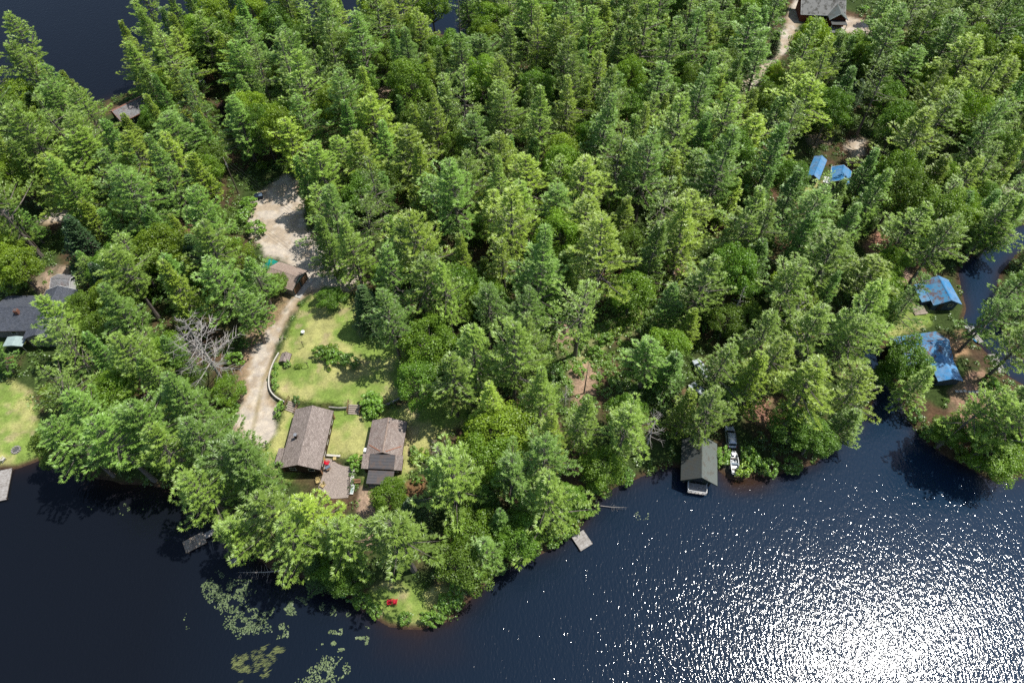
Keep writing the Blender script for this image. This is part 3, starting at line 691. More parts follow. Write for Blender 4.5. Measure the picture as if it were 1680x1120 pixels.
# trees one can single out around the clearing and along the shore
KEY = [
 ('broad', 543, 488, 2.9, 5.0, 0, 'small round dark green tree standing alone beside the gravel driveway'),
 ('pine', 642, 528, 5.4, 21, 0, 'pale blue-green pine hanging over the right edge of the upper lawn'),
 ('spruce', 603, 498, 3.6, 13, 1, 'dusky spruce at the upper right corner of the lawn'),
 ('pine', 690, 470, 6.0, None, 1, None),
 ('pine', 640, 455, 5.5, None, 0, 'blue-green pine at the corner of the gravel lot and upper lawn'),
 ('broad', 705, 565, 5.6, None, 1, 'leafy bright green tree between two pale pines right of the lawn'),
 ('broad', 690, 628, 4.8, None, 0, 'deep green leafy tree casting shade on the lawn edge'),
 ('pine', 775, 580, 6.4, None, 1, 'broad fresh green pine right of the leafy lawn-edge trees'),
 ('pine', 742, 622, 5.4, None, 1, None),
 ('pine', 800, 510, 4.8, None, 0, None), ('pine', 862, 522, 5, None, 0, None),
 ('broad', 1035, 480, 4.6, None, 1, 'bright green leafy tree at the top of the brushy forest opening'),
 ('pine', 1062, 592, 4.8, 15, 0, 'blue-green pine right of the brushy forest opening'),
 ('broad', 1095, 570, 4.2, None, 1, None),
 ('broad', 815, 715, 6.2, None, 2, 'wide yellow-green oak-like tree in the woods right of the small cottage'),
 ('pine', 805, 665, 4.6, None, 2, None), ('pine', 890, 650, 4.8, None, 1, None),
 ('pine', 745, 790, 6.6, 21, 1, 'large pale green pine below and right of the small cottage'),
 ('pine', 840, 785, 5.0, None, 0, None), ('pine', 905, 825, 6.0, None, 1, 'fresh green pine leaning over the small grey dock'),
 ('pine', 905, 720, 4.8, None, 2, None), ('pine', 1025, 705, 5.4, None, 1, None), ('pine', 960, 690, 4.6, None, 1, None), ('broad', 990, 770, 4.0, None, 1, None),
 ('pine', 662, 890, 7.0, 21, 1, 'largest pine on the grassy point above the red chairs'),
 ('broad', 640, 812, 3.2, 10, 1, 'small bright tree directly below the dark porch roof'),
 ('pine', 512, 856, 5.8, None, 2, 'yellow-green pine just below the brown cabin gable'),
 ('pine', 560, 895, 5.0, None, 1, None), ('pine', 490, 890, 5.6, None, 1, None), ('pine', 445, 840, 6.0, None, 1, None),
 ('pine', 395, 895, 4.6, 15, 1, 'fresh green pine reaching over the gangway of the old dock'),
 ('spruce', 515, 940, 3.0, 10, 1, None), ('broad', 575, 945, 3.4, 8, 0, None), ('broad', 545, 925, 3.6, 9, 0, None),
 ('broad', 770, 870, 4.2, None, 1, None), ('broad', 760, 925, 4.4, None, 3, None), ('pine', 805, 935, 4.4, 14, 0, 'small blue-green pine on the right bank of the point'), ('broad', 850, 880, 4, None, 0, None),
 ('pine', 400, 765, 6.0, None, 0, None), ('pine', 345, 730, 6.0, None, 0, None), ('pine', 428, 790, 4.6, 17, 0, None), ('pine', 300, 655, 6.2, None, 0, None),
 ('pine', 340, 800, 5.4, None, 1, None), ('pine', 270, 765, 5.8, None, 1, None), ('pine', 195, 740, 6.2, None, 0, None), ('pine', 125, 735, 5.2, None, 0, None),
 ('pine', 150, 680, 6.0, None, 0, None), ('pine', 245, 700, 6.0, None, 0, None), ('thinpine', 105, 640, 5.0, None, 0, 'thin grey-green pine at the edge of the left lawn'),
 ('broad', 185, 640, 4.4, None, 1, None), ('pine', 100, 530, 5.6, 19, 1, 'pale pine covering the right end of the charcoal roofed house'), ('thinpine', 120, 575, 5.2, None, 0, None),
 ('pine', 205, 520, 6.4, None, 0, None), ('pine', 225, 590, 5.6, None, 1, None), ('pine', 215, 455, 6.0, None, 1, None), ('pine', 370, 470, 5.8, None, 0, None), ('pine', 425, 455, 4.8, 16, 0, None), ('pine', 410, 515, 4.6, 15, 0, None),
 ('pine', 350, 415, 5.6, None, 1, None), ('broad', 275, 580, 3.8, None, 1, None), ('broad', 372, 640, 3.0, 7, 1, None),
 ('spruce', 128, 392, 4.2, 15, 0, 'dark spruce standing above the small grey-roofed shed'),
 ('thinpine', 150, 450, 4.2, 11, 0, 'thin half-bare greyish pine right of the small white shed'),
 ('broad', 452, 465, 2.6, 5.5, 3, None), ('broad', 30, 440, 4.5, None, 2, None), ('broad', 15, 420, 4.0, None, 2, None),
 ('pine', 1260, 590, 5.6, None, 2, 'yellow-green pine left of centre in the woods above the boathouse'), ('pine', 1325, 640, 6.0, None, 2, None), ('pine', 1400, 640, 5.2, 18, 2, 'yellow-green pine leaning over the mouth of the dark inlet'),
 ('pine', 1180, 600, 5.0, None, 1, None), ('pine', 1160, 680, 4.6, None, 1, None), ('pine', 1330, 540, 6.2, None, 1, None), ('pine', 1395, 560, 5.4, None, 1, None), ('pine', 1290, 480, 6.0, None, 1, None), ('pine', 1355, 430, 6.2, None, 1, None), ('broad', 1335, 720, 4.2, 10, 0, None), ('broad', 1308, 700, 4.4, 10, 0, None),
 ('pine', 1520, 575, 4.0, 20, 0, 'tall pine rising in front of the blue roofed house'),
 ('pine', 1655, 480, 4.8, 22, 0, 'tall pine leaning over the water right of the blue boathouse'), ('pine', 1625, 520, 4.4, 18, 0, None), ('pine', 1612, 712, 5.0, None, 1, None), ('pine', 1668, 665, 5.6, None, 1, None), ('pine', 1665, 730, 5.6, None, 1, None), ('broad', 1635, 750, 5.2, 10, 1, None), ('broad', 1520, 670, 4.6, 12, 0, None), ('pine', 1545, 715, 4.2, 14, 1, None), ('broad', 1450, 480, 4.6, None, 1, None),
 ('pine', 1540, 400, 6.0, None, 1, None), ('pine', 1480, 380, 5.8, None, 1, None), ('pine', 1680, 560, 5.0, None, 1, None),
 ('pine', 528, 285, 5.4, None, 1, 'pine overhanging the upper right edge of the gravel parking area'), ('pine', 548, 345, 5.6, None, 0, 'blue-green pine shading the right side of the parking area'), ('fir', 535, 395, 3.4, None, 1, None), ('pine', 575, 400, 5.6, None, 1, None), ('pine', 1650, 400, 5.0, None, 1, None),
 ('pine', 1672, 398, 5.8, 18, 1, None), ('pine', 1690, 425, 5.4, 18, 0, None),
 ('pine', 45, 118, 6.0, None, 1, None), ('pine', 5, 92, 5.6, None, 1, None), ('pine', 98, 152, 5.6, None, 0, None), ('pine', 150, 190, 5.4, None, 1, None),
 ('broad', 1500, 690, 3.4, 8, 0, None), ('broad', 1562, 722, 3.4, 8, 1, None), ('pine', 245, 45, 5.5, 20, 1, None), ('pine', 210, 20, 5.0, 20, 1, None),
]
for k in KEY:
    T(k[1], k[2], k[0], k[3] * (.92 if k[0] == 'pine' else 1), k[4] * 1.05 if k[4] and k[0] == 'pine' else k[4], k[5], k[6])
SHR = [(528, 577, 1.9, 0), (545, 583, 1.8, 0), (560, 585, 1.7, 0), (540, 573, 1.6, 2), (575, 590, 1.9, 1), (452, 600, .7, 0), (450, 612, .7, 0), (449, 624, .7, 0), (451, 634, .7, 0), (458, 668, 1.2, 0), (606, 658, 1.9, 0), (616, 664, 2.0, 0), (604, 674, 1.4, 0), (612, 676, 1.3, 0),
 (583, 752, 1.2, 0), (582, 765, 1.0, 0), (486, 655, .9, 1), (489, 600, .7, 2), (470, 596, .9, 0), (540, 605, .5, 2), (695, 745, 1.3, 2), (684, 752, 1.2, 2), (678, 738, 1.0, 0), (375, 660, 2.0, 0), (372, 680, 1.8, 0), (368, 700, 1.7, 0), (358, 690, 1.9, 2), (420, 372, 2.4, 0), (400, 350, 2.2, 0), (408, 330, 2.0, 0), (560, 450, 1.6, 1),
 (735, 985, 1.8, 0), (720, 1005, 1.6, 0), (705, 1015, 1.5, 0), (750, 970, 1.8, 0), (665, 1012, 1.2, 0), (615, 1000, 1.4, 0), (595, 985, 1.6, 0), (570, 968, 1.7, 1), (1185, 745, 1.8, 0), (1180, 765, 1.5, 2), (1225, 765, 2.0, 2), (1232, 750, 2.2, 0), (1265, 765, 2.0, 0), (1300, 762, 1.9, 0), (1625, 625, 1.6, 0), (1632, 635, 1.5, 0),
 (1488, 680, 1.6, 0), (1510, 705, 1.7, 1), (1535, 735, 1.7, 0), (1470, 628, 1.5, 1), (1600, 752, 1.6, 0), (1580, 745, 1.6, 2), (1545, 700, 1.5, 0), (1652, 668, 1.5, 0), (928, 893, 1.7, 0), (940, 876, 1.5, 2), (960, 842, 1.6, 0), (905, 902, 1.5, 0), (985, 815, 1.6, 0), (1030, 795, 1.6, 1), (860, 920, 1.6, 0), (815, 940, 1.5, 1), (1010, 545, 1.6, 2), (995, 552, 1.5, 0), (1025, 530, 1.6, 2), (960, 548, 1.4, 0), (978, 575, 1.5, 0), (950, 605, 1.4, 0), (1045, 520, 1.4, 2), (15, 470, 2.2, 2), (30, 455, 2.2, 0)]
for a in SHR: T(a[0], a[1], 'shrub', a[2], None, a[3])
bx, by, bz = G(943, 583); put('thinpine', bx, by, 24, 5.6, 0, 'tall pine with a bare dark trunk rising beside the brushy forest opening', 0)

# keep-clear map in survey pixels: what the photograph shows uncovered
KEEP = [[(500, 500), (535, 478), (575, 490), (590, 530), (600, 560), (605, 600), (560, 645), (600, 668), (470, 660), (448, 640), (447, 610), (458, 578), (478, 540)],
 [(408, 310), (470, 290), (488, 310), (490, 345), (500, 390), (585, 452), (600, 468), (575, 490), (540, 480), (505, 500), (470, 560), (455, 600), (440, 640), (450, 700), (440, 725), (390, 722), (400, 650), (410, 590), (440, 530), (440, 420), (415, 390)],
 [(436, 428), (505, 440), (505, 480), (480, 492), (455, 455)],
 [(460, 660), (600, 670), (680, 655), (675, 745), (660, 770), (600, 775), (575, 815), (530, 810), (525, 775), (455, 755), (455, 720)],
 [(590, 820), (610, 820), (612, 890), (592, 890)], [(620, 965), (670, 965), (670, 1000), (620, 1000)], [(640, 985), (690, 1020), (740, 990), (770, 950), (740, 950), (690, 975)],
 [(700, 650), (760, 655), (740, 700), (690, 700)], [(0, 628), (40, 630), (48, 690), (40, 750), (0, 765)], [(0, 478), (80, 474), (75, 520), (60, 545), (0, 552)], [(82, 446), (116, 446), (118, 476), (82, 478)],
 [(185, 150), (230, 150), (232, 185), (190, 195)], [(70, 345), (128, 345), (115, 362), (72, 370)], [(0, 345), (12, 350), (5, 365), (0, 368)],
 [(1118, 715), (1176, 715), (1176, 800), (1116, 800)], [(1188, 698), (1214, 698), (1214, 780), (1192, 780)], [(1508, 448), (1575, 450), (1575, 502), (1508, 500)],
 [(1474, 552), (1500, 545), (1495, 590), (1480, 590)], [(1535, 565), (1560, 570), (1575, 632), (1535, 632)], [(1575, 530), (1612, 535), (1608, 565), (1580, 560)], [(1615, 580), (1650, 590), (1650, 615), (1622, 615)],
 [(1568, 650), (1600, 635), (1632, 640), (1630, 675), (1590, 690), (1570, 690)], [(1326, 248), (1360, 250), (1352, 290), (1326, 288)], [(1372, 268), (1400, 268), (1396, 300), (1362, 296)], [(1388, 235), (1412, 232), (1412, 258), (1392, 262)],
 [(1330, 0), (1402, 0), (1400, 50), (1360, 52), (1330, 20)], [(1290, 20), (1310, 10), (1295, 70), (1280, 85), (1284, 60)], [(1235, 112), (1250, 112), (1230, 140), (1225, 135)],
 [(50, 50), (95, 95), (165, 130), (205, 105), (160, 60), (150, 30), (195, 5), (195, 0), (0, 0), (0, 40)], [(735, 0), (750, 0), (752, 60), (735, 50)], [(565, 0), (600, 0), (590, 20), (570, 20)],
 [(898, 535), (945, 530), (1000, 535), (1035, 500), (1070, 510), (1030, 555), (990, 580), (980, 650), (930, 655), (925, 595), (900, 580)], [(1425, 380), (1455, 385), (1448, 408), (1425, 412)],
 [(296, 868), (360, 866), (340, 906), (300, 908)], [(0, 768), (16, 768), (8, 824), (0, 824)], [(936, 864), (970, 866), (970, 902), (936, 902)], [(1100, 438), (1132, 438), (1126, 450), (1100, 452)],
 [(1425, 545), (1440, 600), (1460, 650), (1440, 680), (1415, 700), (1440, 660), (1422, 600)], [(1575, 440), (1600, 425), (1600, 470), (1580, 475)], [(1146, 592), (1154, 592), (1153, 608), (1146, 608)], [(1143, 636), (1151, 636), (1150, 646), (1143, 646)], [(300, 520), (370, 520), (370, 600), (310, 600)], [(1050, 660), (1078, 660), (1076, 735), (1055, 735)], [(414, 315), (440, 315), (440, 330), (414, 330)], [(368, 262), (395, 262), (395, 318), (372, 300)], [(672, 655), (770, 652), (755, 708), (700, 735), (690, 775), (672, 770)], [(628, 138), (650, 140), (640, 165), (625, 165)],
 [(0, 900), (420, 930), (520, 975), (620, 1045), (700, 1050), (760, 1010), (830, 960), (930, 915), (990, 830), (1100, 790), (1180, 800), (1250, 800), (1350, 785), (1420, 710), (1440, 680), (1480, 700), (1530, 760), (1600, 795), (1680, 800), (1680, 1120), (0, 1120)],
 [(0, 775), (70, 770), (180, 815), (330, 825), (350, 860), (395, 930), (0, 930)],
 [(1585, 440), (1640, 425), (1640, 445), (1600, 470)], [(1655, 625), (1680, 630), (1680, 660), (1660, 650)],
]
gx, gy = np.meshgrid(np.arange(0, 1680, 4) + 2, np.arange(0, 1120, 4) + 2)
KM = np.zeros(gx.shape, bool)
for p in KEEP: KM |= sdist(p, gx, gy) > 0
SUNLIT = [KEEP[0], KEEP[3], [(898, 535), (945, 530), (1000, 535), (1035, 500), (1070, 510), (1030, 555), (990, 580), (980, 650), (930, 655), (925, 595), (900, 580)], [(1188, 700), (1212, 700), (1215, 778), (1192, 780)], [(385, 560), (455, 540), (440, 700), (380, 725)], [(620, 965), (760, 955), (690, 1020), (630, 1010)], [(1474, 545), (1575, 545), (1640, 640), (1600, 690), (1540, 630), (1480, 590)], [(1508, 448), (1575, 450), (1575, 502), (1508, 500)], [(1326, 248), (1400, 265), (1396, 300), (1326, 292)]]
SM = np.zeros(gx.shape, bool)
for p in SUNLIT: SM |= sdist(p, gx, gy) > 0
SUN_DX, SUN_DY = math.cos(R_(20.5)) / math.tan(R_(62.5)), math.sin(R_(20.5)) / math.tan(R_(62.5))
def shades(x, y, z, H):
    n = 0
    for f in (.35, .5, .65, .8, .95):
        px, py = proj(x - SUN_DX * f * H, y - SUN_DY * f * H, z); i, j = int(py // 4), int(px // 4)
        n += 0 <= i < 280 and 0 <= j < 420 and bool(SM[i, j])
    return n >= 2
def covers(x, y, z, H, Rr, cb):
    hit = tot = 0
    for f, rr in ((cb + .05, .6), (cb + .25, .85), (.7, .65), (.85, .4), (1.0, 0)):
        for a in range(8 if rr else 1):
            px, py = proj(x + Rr * rr * math.cos(a * .785), y + Rr * rr * math.sin(a * .785), z + f * H)
            i, j = int(py // 4), int(px // 4); tot += 1
            if 0 <= i < 280 and 0 <= j < 420 and KM[i, j]: hit += 1
    return hit / tot
STRUCT_CLEAR = []     # (x, y, r) footprints of buildings, filled below before scattering
def foot(px, py, r): x, y, z = G(px, py); STRUCT_CLEAR.append((x, y, r))
for a in [(505, 740, 8), (632, 735, 6.5), (470, 465, 6), (50, 525, 10), (100, 470, 5), (208, 185, 7), (1147, 770, 6), (1200, 720, 3), (1540, 485, 7), (1520, 590, 9), (1550, 620, 6), (1345, 285, 6), (1385, 295, 6), (1365, 25, 9), (556, 765, 4.6), (550, 790, 4.6), (557, 805, 4.0), (1150, 610, 3), (1147, 645, 3), (1385, 45, 6)]: foot(*a)

def scatter(caps, rmul, tries, ymin=15, maxcov=.04):
    count = {k: 0 for k in caps}
    xs = RNG.uniform(-178, 178, tries); ys = RNG.uniform(ymin, 240, tries)
    sds = land_sd(xs, ys); cl, _ = surf(xs, ys); hz = hgt_np(xs, ys); stand = fbm(xs, ys, 26, 123)
    for x, y, sd, c, z, st in zip(xs, ys, sds, cl, hz, stand):
        if sd < .7 or c != 0: continue
        live = [k for k in caps if count[k] < caps[k][0]]
        if not live: break
        # kinds stand in loose patches
        wt = [caps[k][3] * (max(.15, 3.2 * (st - .3)) if k in ('broad',) else 1) for k in live]
        kind = live[int(RNG.choice(len(live), p=np.array(wt) / sum(wt)))]
        Rr = RNG.uniform(caps[kind][1], caps[kind][2])
        H = {'pine': 14.5 + Rr * 1.6, 'thinpine': 14 + Rr * 1.6, 'fir': 5.5 + Rr * 3.7, 'broad': 4 + Rr * 2.3, 'spruce': Rr * 4.4, 'shrub': Rr * 1.5}[kind] * RNG.uniform(.74, 1.16)
        px, py = proj(x, y, z + .6 * H)
        if not (-30 < px < 1710 and -30 < py < 1140): continue
        if any((x - a) ** 2 + (y - b) ** 2 < (r + min(Rr, 1.5)) ** 2 for a, b, r in STRUCT_CLEAR): continue
        if any((x - t['x']) ** 2 + (y - t['y']) ** 2 < (rmul * (Rr + t['R'])) ** 2 for t in TREES): continue
        if covers(x, y, z, H, Rr, .05 if kind in ('shrub', 'spruce') else .25) > maxcov: continue
        if kind != 'shrub' and shades(x, y, z, H): continue
        put(kind, x, y, H, Rr, None, None, None, z); count[kind] += 1
    return count
npine = sum(t['kind'] in ('pine', 'thinpine') for t in TREES)
nA = scatter({'pine': (250 - npine, 4.4, 6.9, .56), 'thinpine': (40, 4.0, 5.8, .11), 'fir': (95, 2.8, 4.3, .16), 'broad': (135, 3.6, 5.8, .27), 'spruce': (16, 2.2, 3.4, .03)}, .50, 40000)
nB = scatter({'fir': (130, 2.0, 3.2, .5), 'broad': (85, 2.0, 3.4, .4), 'spruce': (16, 1.6, 2.6, .1)}, .46, 20000)
nC = scatter({'shrub': (220, .9, 2.0, 1)}, .30, 12000, 15, .25)
ZONES = [((60, 150), 'on the far left upper lake shore'), ((250, 60), 'on the point in the upper lake'), ((290, 180), 'right of the grey upper lake cabin'),
 ((110, 250), 'below the grey upper lake cabin'), ((40, 330), 'beside the left dirt road'), ((230, 300), 'between upper lake cabin and left road'), ((400, 120), 'around the small dark creek'),
 ((340, 330), 'left of the gravel parking area'), ((60, 420), 'around the small white shed'), ((220, 420), 'above the big bare dead tree'), ((90, 560), 'around the charcoal roofed house'), ((220, 540), 'left of the big bare dead tree'),
 ((390, 450), 'left of the tan roofed garage'), ((180, 700), 'on the left bank beside the lawn'), ((310, 710), 'on the bank left of the cabin'), ((410, 830), 'on the bank above the old dock'),
 ((540, 870), 'between the brown cabin and the point'), ((680, 880), 'on the grassy point'), ((800, 860), 'on the right bank of the point'), ((740, 760), 'right of the small cottage'), ((520, 60), 'by the upper lake at top centre'),
 ((480, 200), 'behind the gravel parking area'), ((570, 370), 'right of the gravel parking area'), ((650, 240), 'in the forest behind the parking area'), ((720, 90), 'in the forest by the black snag'), ((880, 80), 'in the forest at top centre'),
 ((780, 300), 'in the middle of the big forest'), ((940, 220), 'in the forest right of centre'), ((920, 380), 'above the brushy forest opening'), ((720, 430), 'above the shaded side of the lawn'), ((1040, 90), 'left of the upper dirt road'),
 ((1060, 280), 'left of the small blue roofs'), ((1180, 160), 'beside the upper right dirt road'), ((1190, 360), 'below left of the small blue roofs'), ((1300, 170), 'above the small blue roofs'), ((1430, 100), 'around the red cabin'),
 ((1560, 60), 'in the top right corner woods'), ((1520, 220), 'right of the small blue roofs'), ((1630, 190), 'near the right edge power line'), ((1420, 320), 'around the red dirt patch'), ((1560, 370), 'above the blue boathouse'), ((1650, 470), 'across the water by the blue boathouse'),
 ((730, 570), 'right of the upper lawn'), ((870, 580), 'left of the brushy forest opening'), ((1050, 580), 'right of the brushy forest opening'), ((870, 700), 'in the woods right of the cottage'), ((1010, 720), 'on the shore left of the boathouse'),
 ((1190, 500), 'above the white vehicles'), ((1310, 480), 'in woods left of the inlet head'), ((1180, 650), 'around the white vehicles'), ((1310, 650), 'on the bank right of the boathouse'), ((1440, 500), 'at the head of the dark inlet'), ((1530, 680), 'on the tip below the blue house'), ((1640, 720), 'in the lower right corner woods'), ((500, 560), 'along the driveway'), ((535, 578), 'in the garden bed on the lawn'), ((450, 618), 'along the curved retaining wall'), ((610, 668), 'right of the garden steps'), ((583, 758), 'between the patio and cottage'), ((480, 655), 'left of the cabin steps'), ((1205, 760), 'by the boathouse ramp'), ((400, 350), 'at the gravel parking area left edge'), ((370, 680), 'at the left edge of the driveway'), ((690, 720), 'just right of the cottage'), ((720, 1000), 'on the tip of the point'), ((930, 885), 'by the small grey dock'), ((1500, 690), 'on the island bank above the inlet mouth'), ((960, 560), 'in the brushy forest opening')]
ORD = ['leftmost', 'second from left', 'third from left', 'fourth from left', 'fifth from left', 'sixth from left', 'seventh from left', 'eighth from left', 'ninth from left']
KWORD = {'fir': 'evergreens', 'pine': 'pines', 'thinpine': 'thin-crowned pines', 'spruce': 'spruces', 'broad': 'leafy trees', 'shrub': 'shrubs'}
CATW = {'fir': 'fir tree', 'pine': 'pine tree', 'thinpine': 'pine tree', 'spruce': 'spruce tree', 'broad': 'broadleaf tree', 'shrub': 'shrub'}
SIZES = {'fir': (2.8, 3.5), 'pine': (4.9, 5.8), 'thinpine': (4.4, 5.0), 'spruce': (2.5, 3.1), 'broad': (3.3, 4.6), 'shrub': (1.2, 1.55)}
def grow_trees():
    # labels: look, then place, then order from the left among its like
    groups = {}
    for t in TREES:
        px, py = proj(t['x'], t['y'], t['z'] + .62 * t['H']); t['px'], t['py'] = px, py
        zone = min(ZONES, key=lambda q: (q[0][0] - px) ** 2 + (q[0][1] - py) ** 2)[1]
        lo, hi = SIZES[t['kind']]
        sz = 'narrow' if t['R'] < lo else ('broad' if t['R'] > hi else 'medium')
        t['zone'] = zone
        t['look'] = f"{sz} {TINTS[t['kind']][t['tint']][0]} {KWORD[t['kind']]}"
        if not t['label']: groups.setdefault((t['look'], zone), []).append(t)
    for (look, zone), ts in groups.items():
        ts.sort(key=lambda t: t['px'])
        for i, t in enumerate(ts):
            one = look.replace('trees', 'tree').replace('pines', 'pine').replace('spruces', 'spruce').replace('evergreens', 'fir').replace('shrubs', 'shrub')
            t['label'] = f"{one} {zone}" if len(ts) == 1 else f"{ORD[min(i, 8)]} of the {look} {zone}"
    for t in TREES:
        vs = PROTO[t['kind']]; (bh, br), (wm, cm) = vs[t['var'] if t['var'] is not None else random.randrange(len(vs))]
        root = thing(KNAME[t['kind']], (t['x'], t['y'], t['z'] - .06), random.random() * 6.283, t['label'], CATW[t['kind']], KWORD[t['kind']].replace('thin-crowned ', '') + ' ' + t['zone'])
        jx = random.uniform(.7, 1.3) if t['kind'] == 'shrub' else random.uniform(.9, 1.1)
        root.scale = (t['R'] / br * jx, t['R'] / br / jx, t['H'] / bh)
        root.rotation_euler[0] = random.gauss(0, .025); root.rotation_euler[1] = random.gauss(0, .025)
        w = bpy.data.objects.new(wm.name.split('.')[0], wm); C.objects.link(w); w.parent = root
        c = bpy.data.objects.new(cm.name.split('.')[0], cm); C.objects.link(c); c.parent = root
        tc = TINTS[t['kind']][t['tint']][1]; j = random.uniform(.9, 1.1)
        c.color = (tc[0] * j, tc[1] * j, tc[2] * j, 1)
grow_trees()

def dead(px, py, v, s, label, rz=0.0, tilt=(0, 0), sz=None, group=None, dark=False, zadd=0):
    x, y, z = G(px, py)
    me = DEAD[v]
    if dark:
        me = me.copy(); me.materials[0] = M['bark']
    o = bpy.data.objects.new('dead_tree', me); C.objects.link(o)
    o.location = (x, y, z - .1 + zadd); o.scale = (s, s, sz or s); o.rotation_euler = (tilt[0], tilt[1], rz)
    tag(o, label, 'dead tree', group)
dead(370, 632, 0, 1.3, 'large bare grey dead tree with spreading branches left of the driveway', .4)
dead(1057, 742, 1, 1.0, 'bleached dead tree standing by the shore left of the green boathouse', 1.0)
dead(757, 98, 2, 1.05, 'tall black snag with a few bare limbs near the upper lake', .3, dark=True)
dead(852, 620, 1, .8, 'grey dead tree top poking out among pines left of the brushy opening', 2.0)
dead(712, 262, 2, .7, 'short broken grey snag in the forest behind the parking area', .9)
dead(870, 205, 1, .9, 'dark bare-branched snag in the middle of the big forest', 2.4, dark=True)
dead(958, 645, 2, .55, 'slim bare trunk in the brushy forest opening', 1.2, dark=True)
dead(925, 670, 1, .55, 'small grey dead tree at the lower end of the brushy opening', .2)
dead(1305, 660, 1, .8, 'grey bare-limbed tree in the woods right of the boathouse', 1.4)
dead(1560, 735, 1, .6, 'small white dead tree on the tip below the blue house', 2.0)
dead(480, 935, 1, .55, 'fallen white dead tree lying out over the lily pads', 0, (R_(8), R_(-84)), zadd=.5)
dead(985, 830, 1, .3, 'thin white fallen branch at the waterline by the small dock', 0, (R_(10), R_(82)), zadd=.3)
dead(300, 118, 1, .7, 'greyish bare tree on the upper lake point', .7)

for i, (px, py, v, s, lab) in enumerate([(690, 205, 1, .8, 'thin grey snag in the forest above the gravel parking area'), (905, 130, 2, .8, 'bare grey trunk in the upper middle of the forest'), (1080, 215, 1, .9, 'grey bare-branched tree left of the upper dirt road'), (600, 305, 1, .8, 'half bare grey tree right of the parking area'),
 (1250, 330, 1, .9, 'leaning grey snag below left of the small blue cabins'), (1280, 560, 1, 1.0, 'grey twiggy dead tree in the woods above the boathouse'), (1390, 540, 1, .8, 'dead grey tree near the head of the dark inlet'), (790, 640, 1, .75, 'bare grey branches among the leafy trees right of the lawn'),
 (280, 690, 1, .8, 'dead grey limbs on the left bank between pines'), (720, 760, 1, .6, 'twiggy bare tree beside the small cottage'), (1190, 545, 2, .8, 'pale snag among pines above the white vehicles'), (130, 575, 1, .8, 'bare grey tree at the top of the left lawn'), (1560, 330, 1, .8, 'dead tree in the woods near the right edge road'), (940, 735, 1, .7, 'grey bare tree on the slope above the small dock')]):
    dead(px, py, v, s, lab, i * 1.3)

# ------------------------------------------------------------------ undergrowth, pads
def undergrowth():
    n = 26000
    xs = RNG.uniform(-175, 175, n); ys = RNG.uniform(18, 226, n)
    ox = [p[0] for p in DIRT_W[7][0]]; oy = [p[1] for p in DIRT_W[7][0]]
    xs[:900] = RNG.uniform(min(ox) - 4, max(ox) + 8, 900); ys[:900] = RNG.uniform(min(oy) - 5, max(oy) + 4, 900)     # the opening is thick with herbs
    sd = land_sd(xs, ys); cl, _ = surf(xs, ys)
    bare = np.zeros(n, bool)
    op = np.zeros(n, bool)
    for q, (p, c) in enumerate(DIRT_W):
        if q == 7: op = sdist(p, xs, ys) > -5
        elif q in (8, 9): bare |= sdist(p, xs, ys) > .6
        else: bare |= sdist(p, xs, ys) > -.3
    px, py = proj(xs, ys, 1.5)
    k = (sd > .25) & (cl == 0) & (~bare | (RNG.random(n) < .15)) & (px > -30) & (px < 1710) & (py > -20)
    k &= (fbm(xs, ys, 8, 77) + RNG.normal(0, .1, n) > .38) | (sd < 2.6) | (op & (fbm(xs, ys, 3, 78) > .33))
    for (a, b, r) in STRUCT_CLEAR: k &= (xs - a) ** 2 + (ys - b) ** 2 > (r - 1.5) ** 2
    op = op[k]; xs, ys = xs[k], ys[k]; zs = hgt_np(xs, ys); n = len(xs); m = 34
    r = RNG.uniform(.5, 1.25, n) * np.where(op, .7, 1)
    d = unit(RNG.normal(0, 1, (n, m, 3)) + np.array([0, 0, .5])); d[..., 2] = np.abs(d[..., 2])
    P = np.stack([xs, ys, zs], 1)[:, None] + d * (r[:, None, None] * RNG.uniform(.5, 1, (n, m, 1)) * np.array([1, 1, .9]))
    nrm = unit(d * .5 + RNG.normal(0, .5, d.shape) + np.array([0, 0, .7]))
    D = unit(np.cross(nrm, RNG.normal(0, 1, d.shape))) * RNG.uniform(.22, .42, (n, m, 1))
    Wd = unit(np.cross(nrm, D)) * np.linalg.norm(D, axis=-1, keepdims=True) * .42
    v, q = blades((P - D * .5).reshape(-1, 3), D.reshape(-1, 3), Wd.reshape(-1, 3))
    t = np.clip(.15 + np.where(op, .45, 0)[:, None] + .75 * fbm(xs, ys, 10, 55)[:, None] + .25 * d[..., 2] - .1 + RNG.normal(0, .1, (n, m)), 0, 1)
    o = bpy.data.objects.new('undergrowth', fast_mesh('undergrowth', v, q, M['under'], tint=np.repeat(t.ravel(), 4))); C.objects.link(o)
    tag(o, 'low leafy undergrowth and ferns covering the forest floor', 'undergrowth', kind='stuff')
undergrowth()

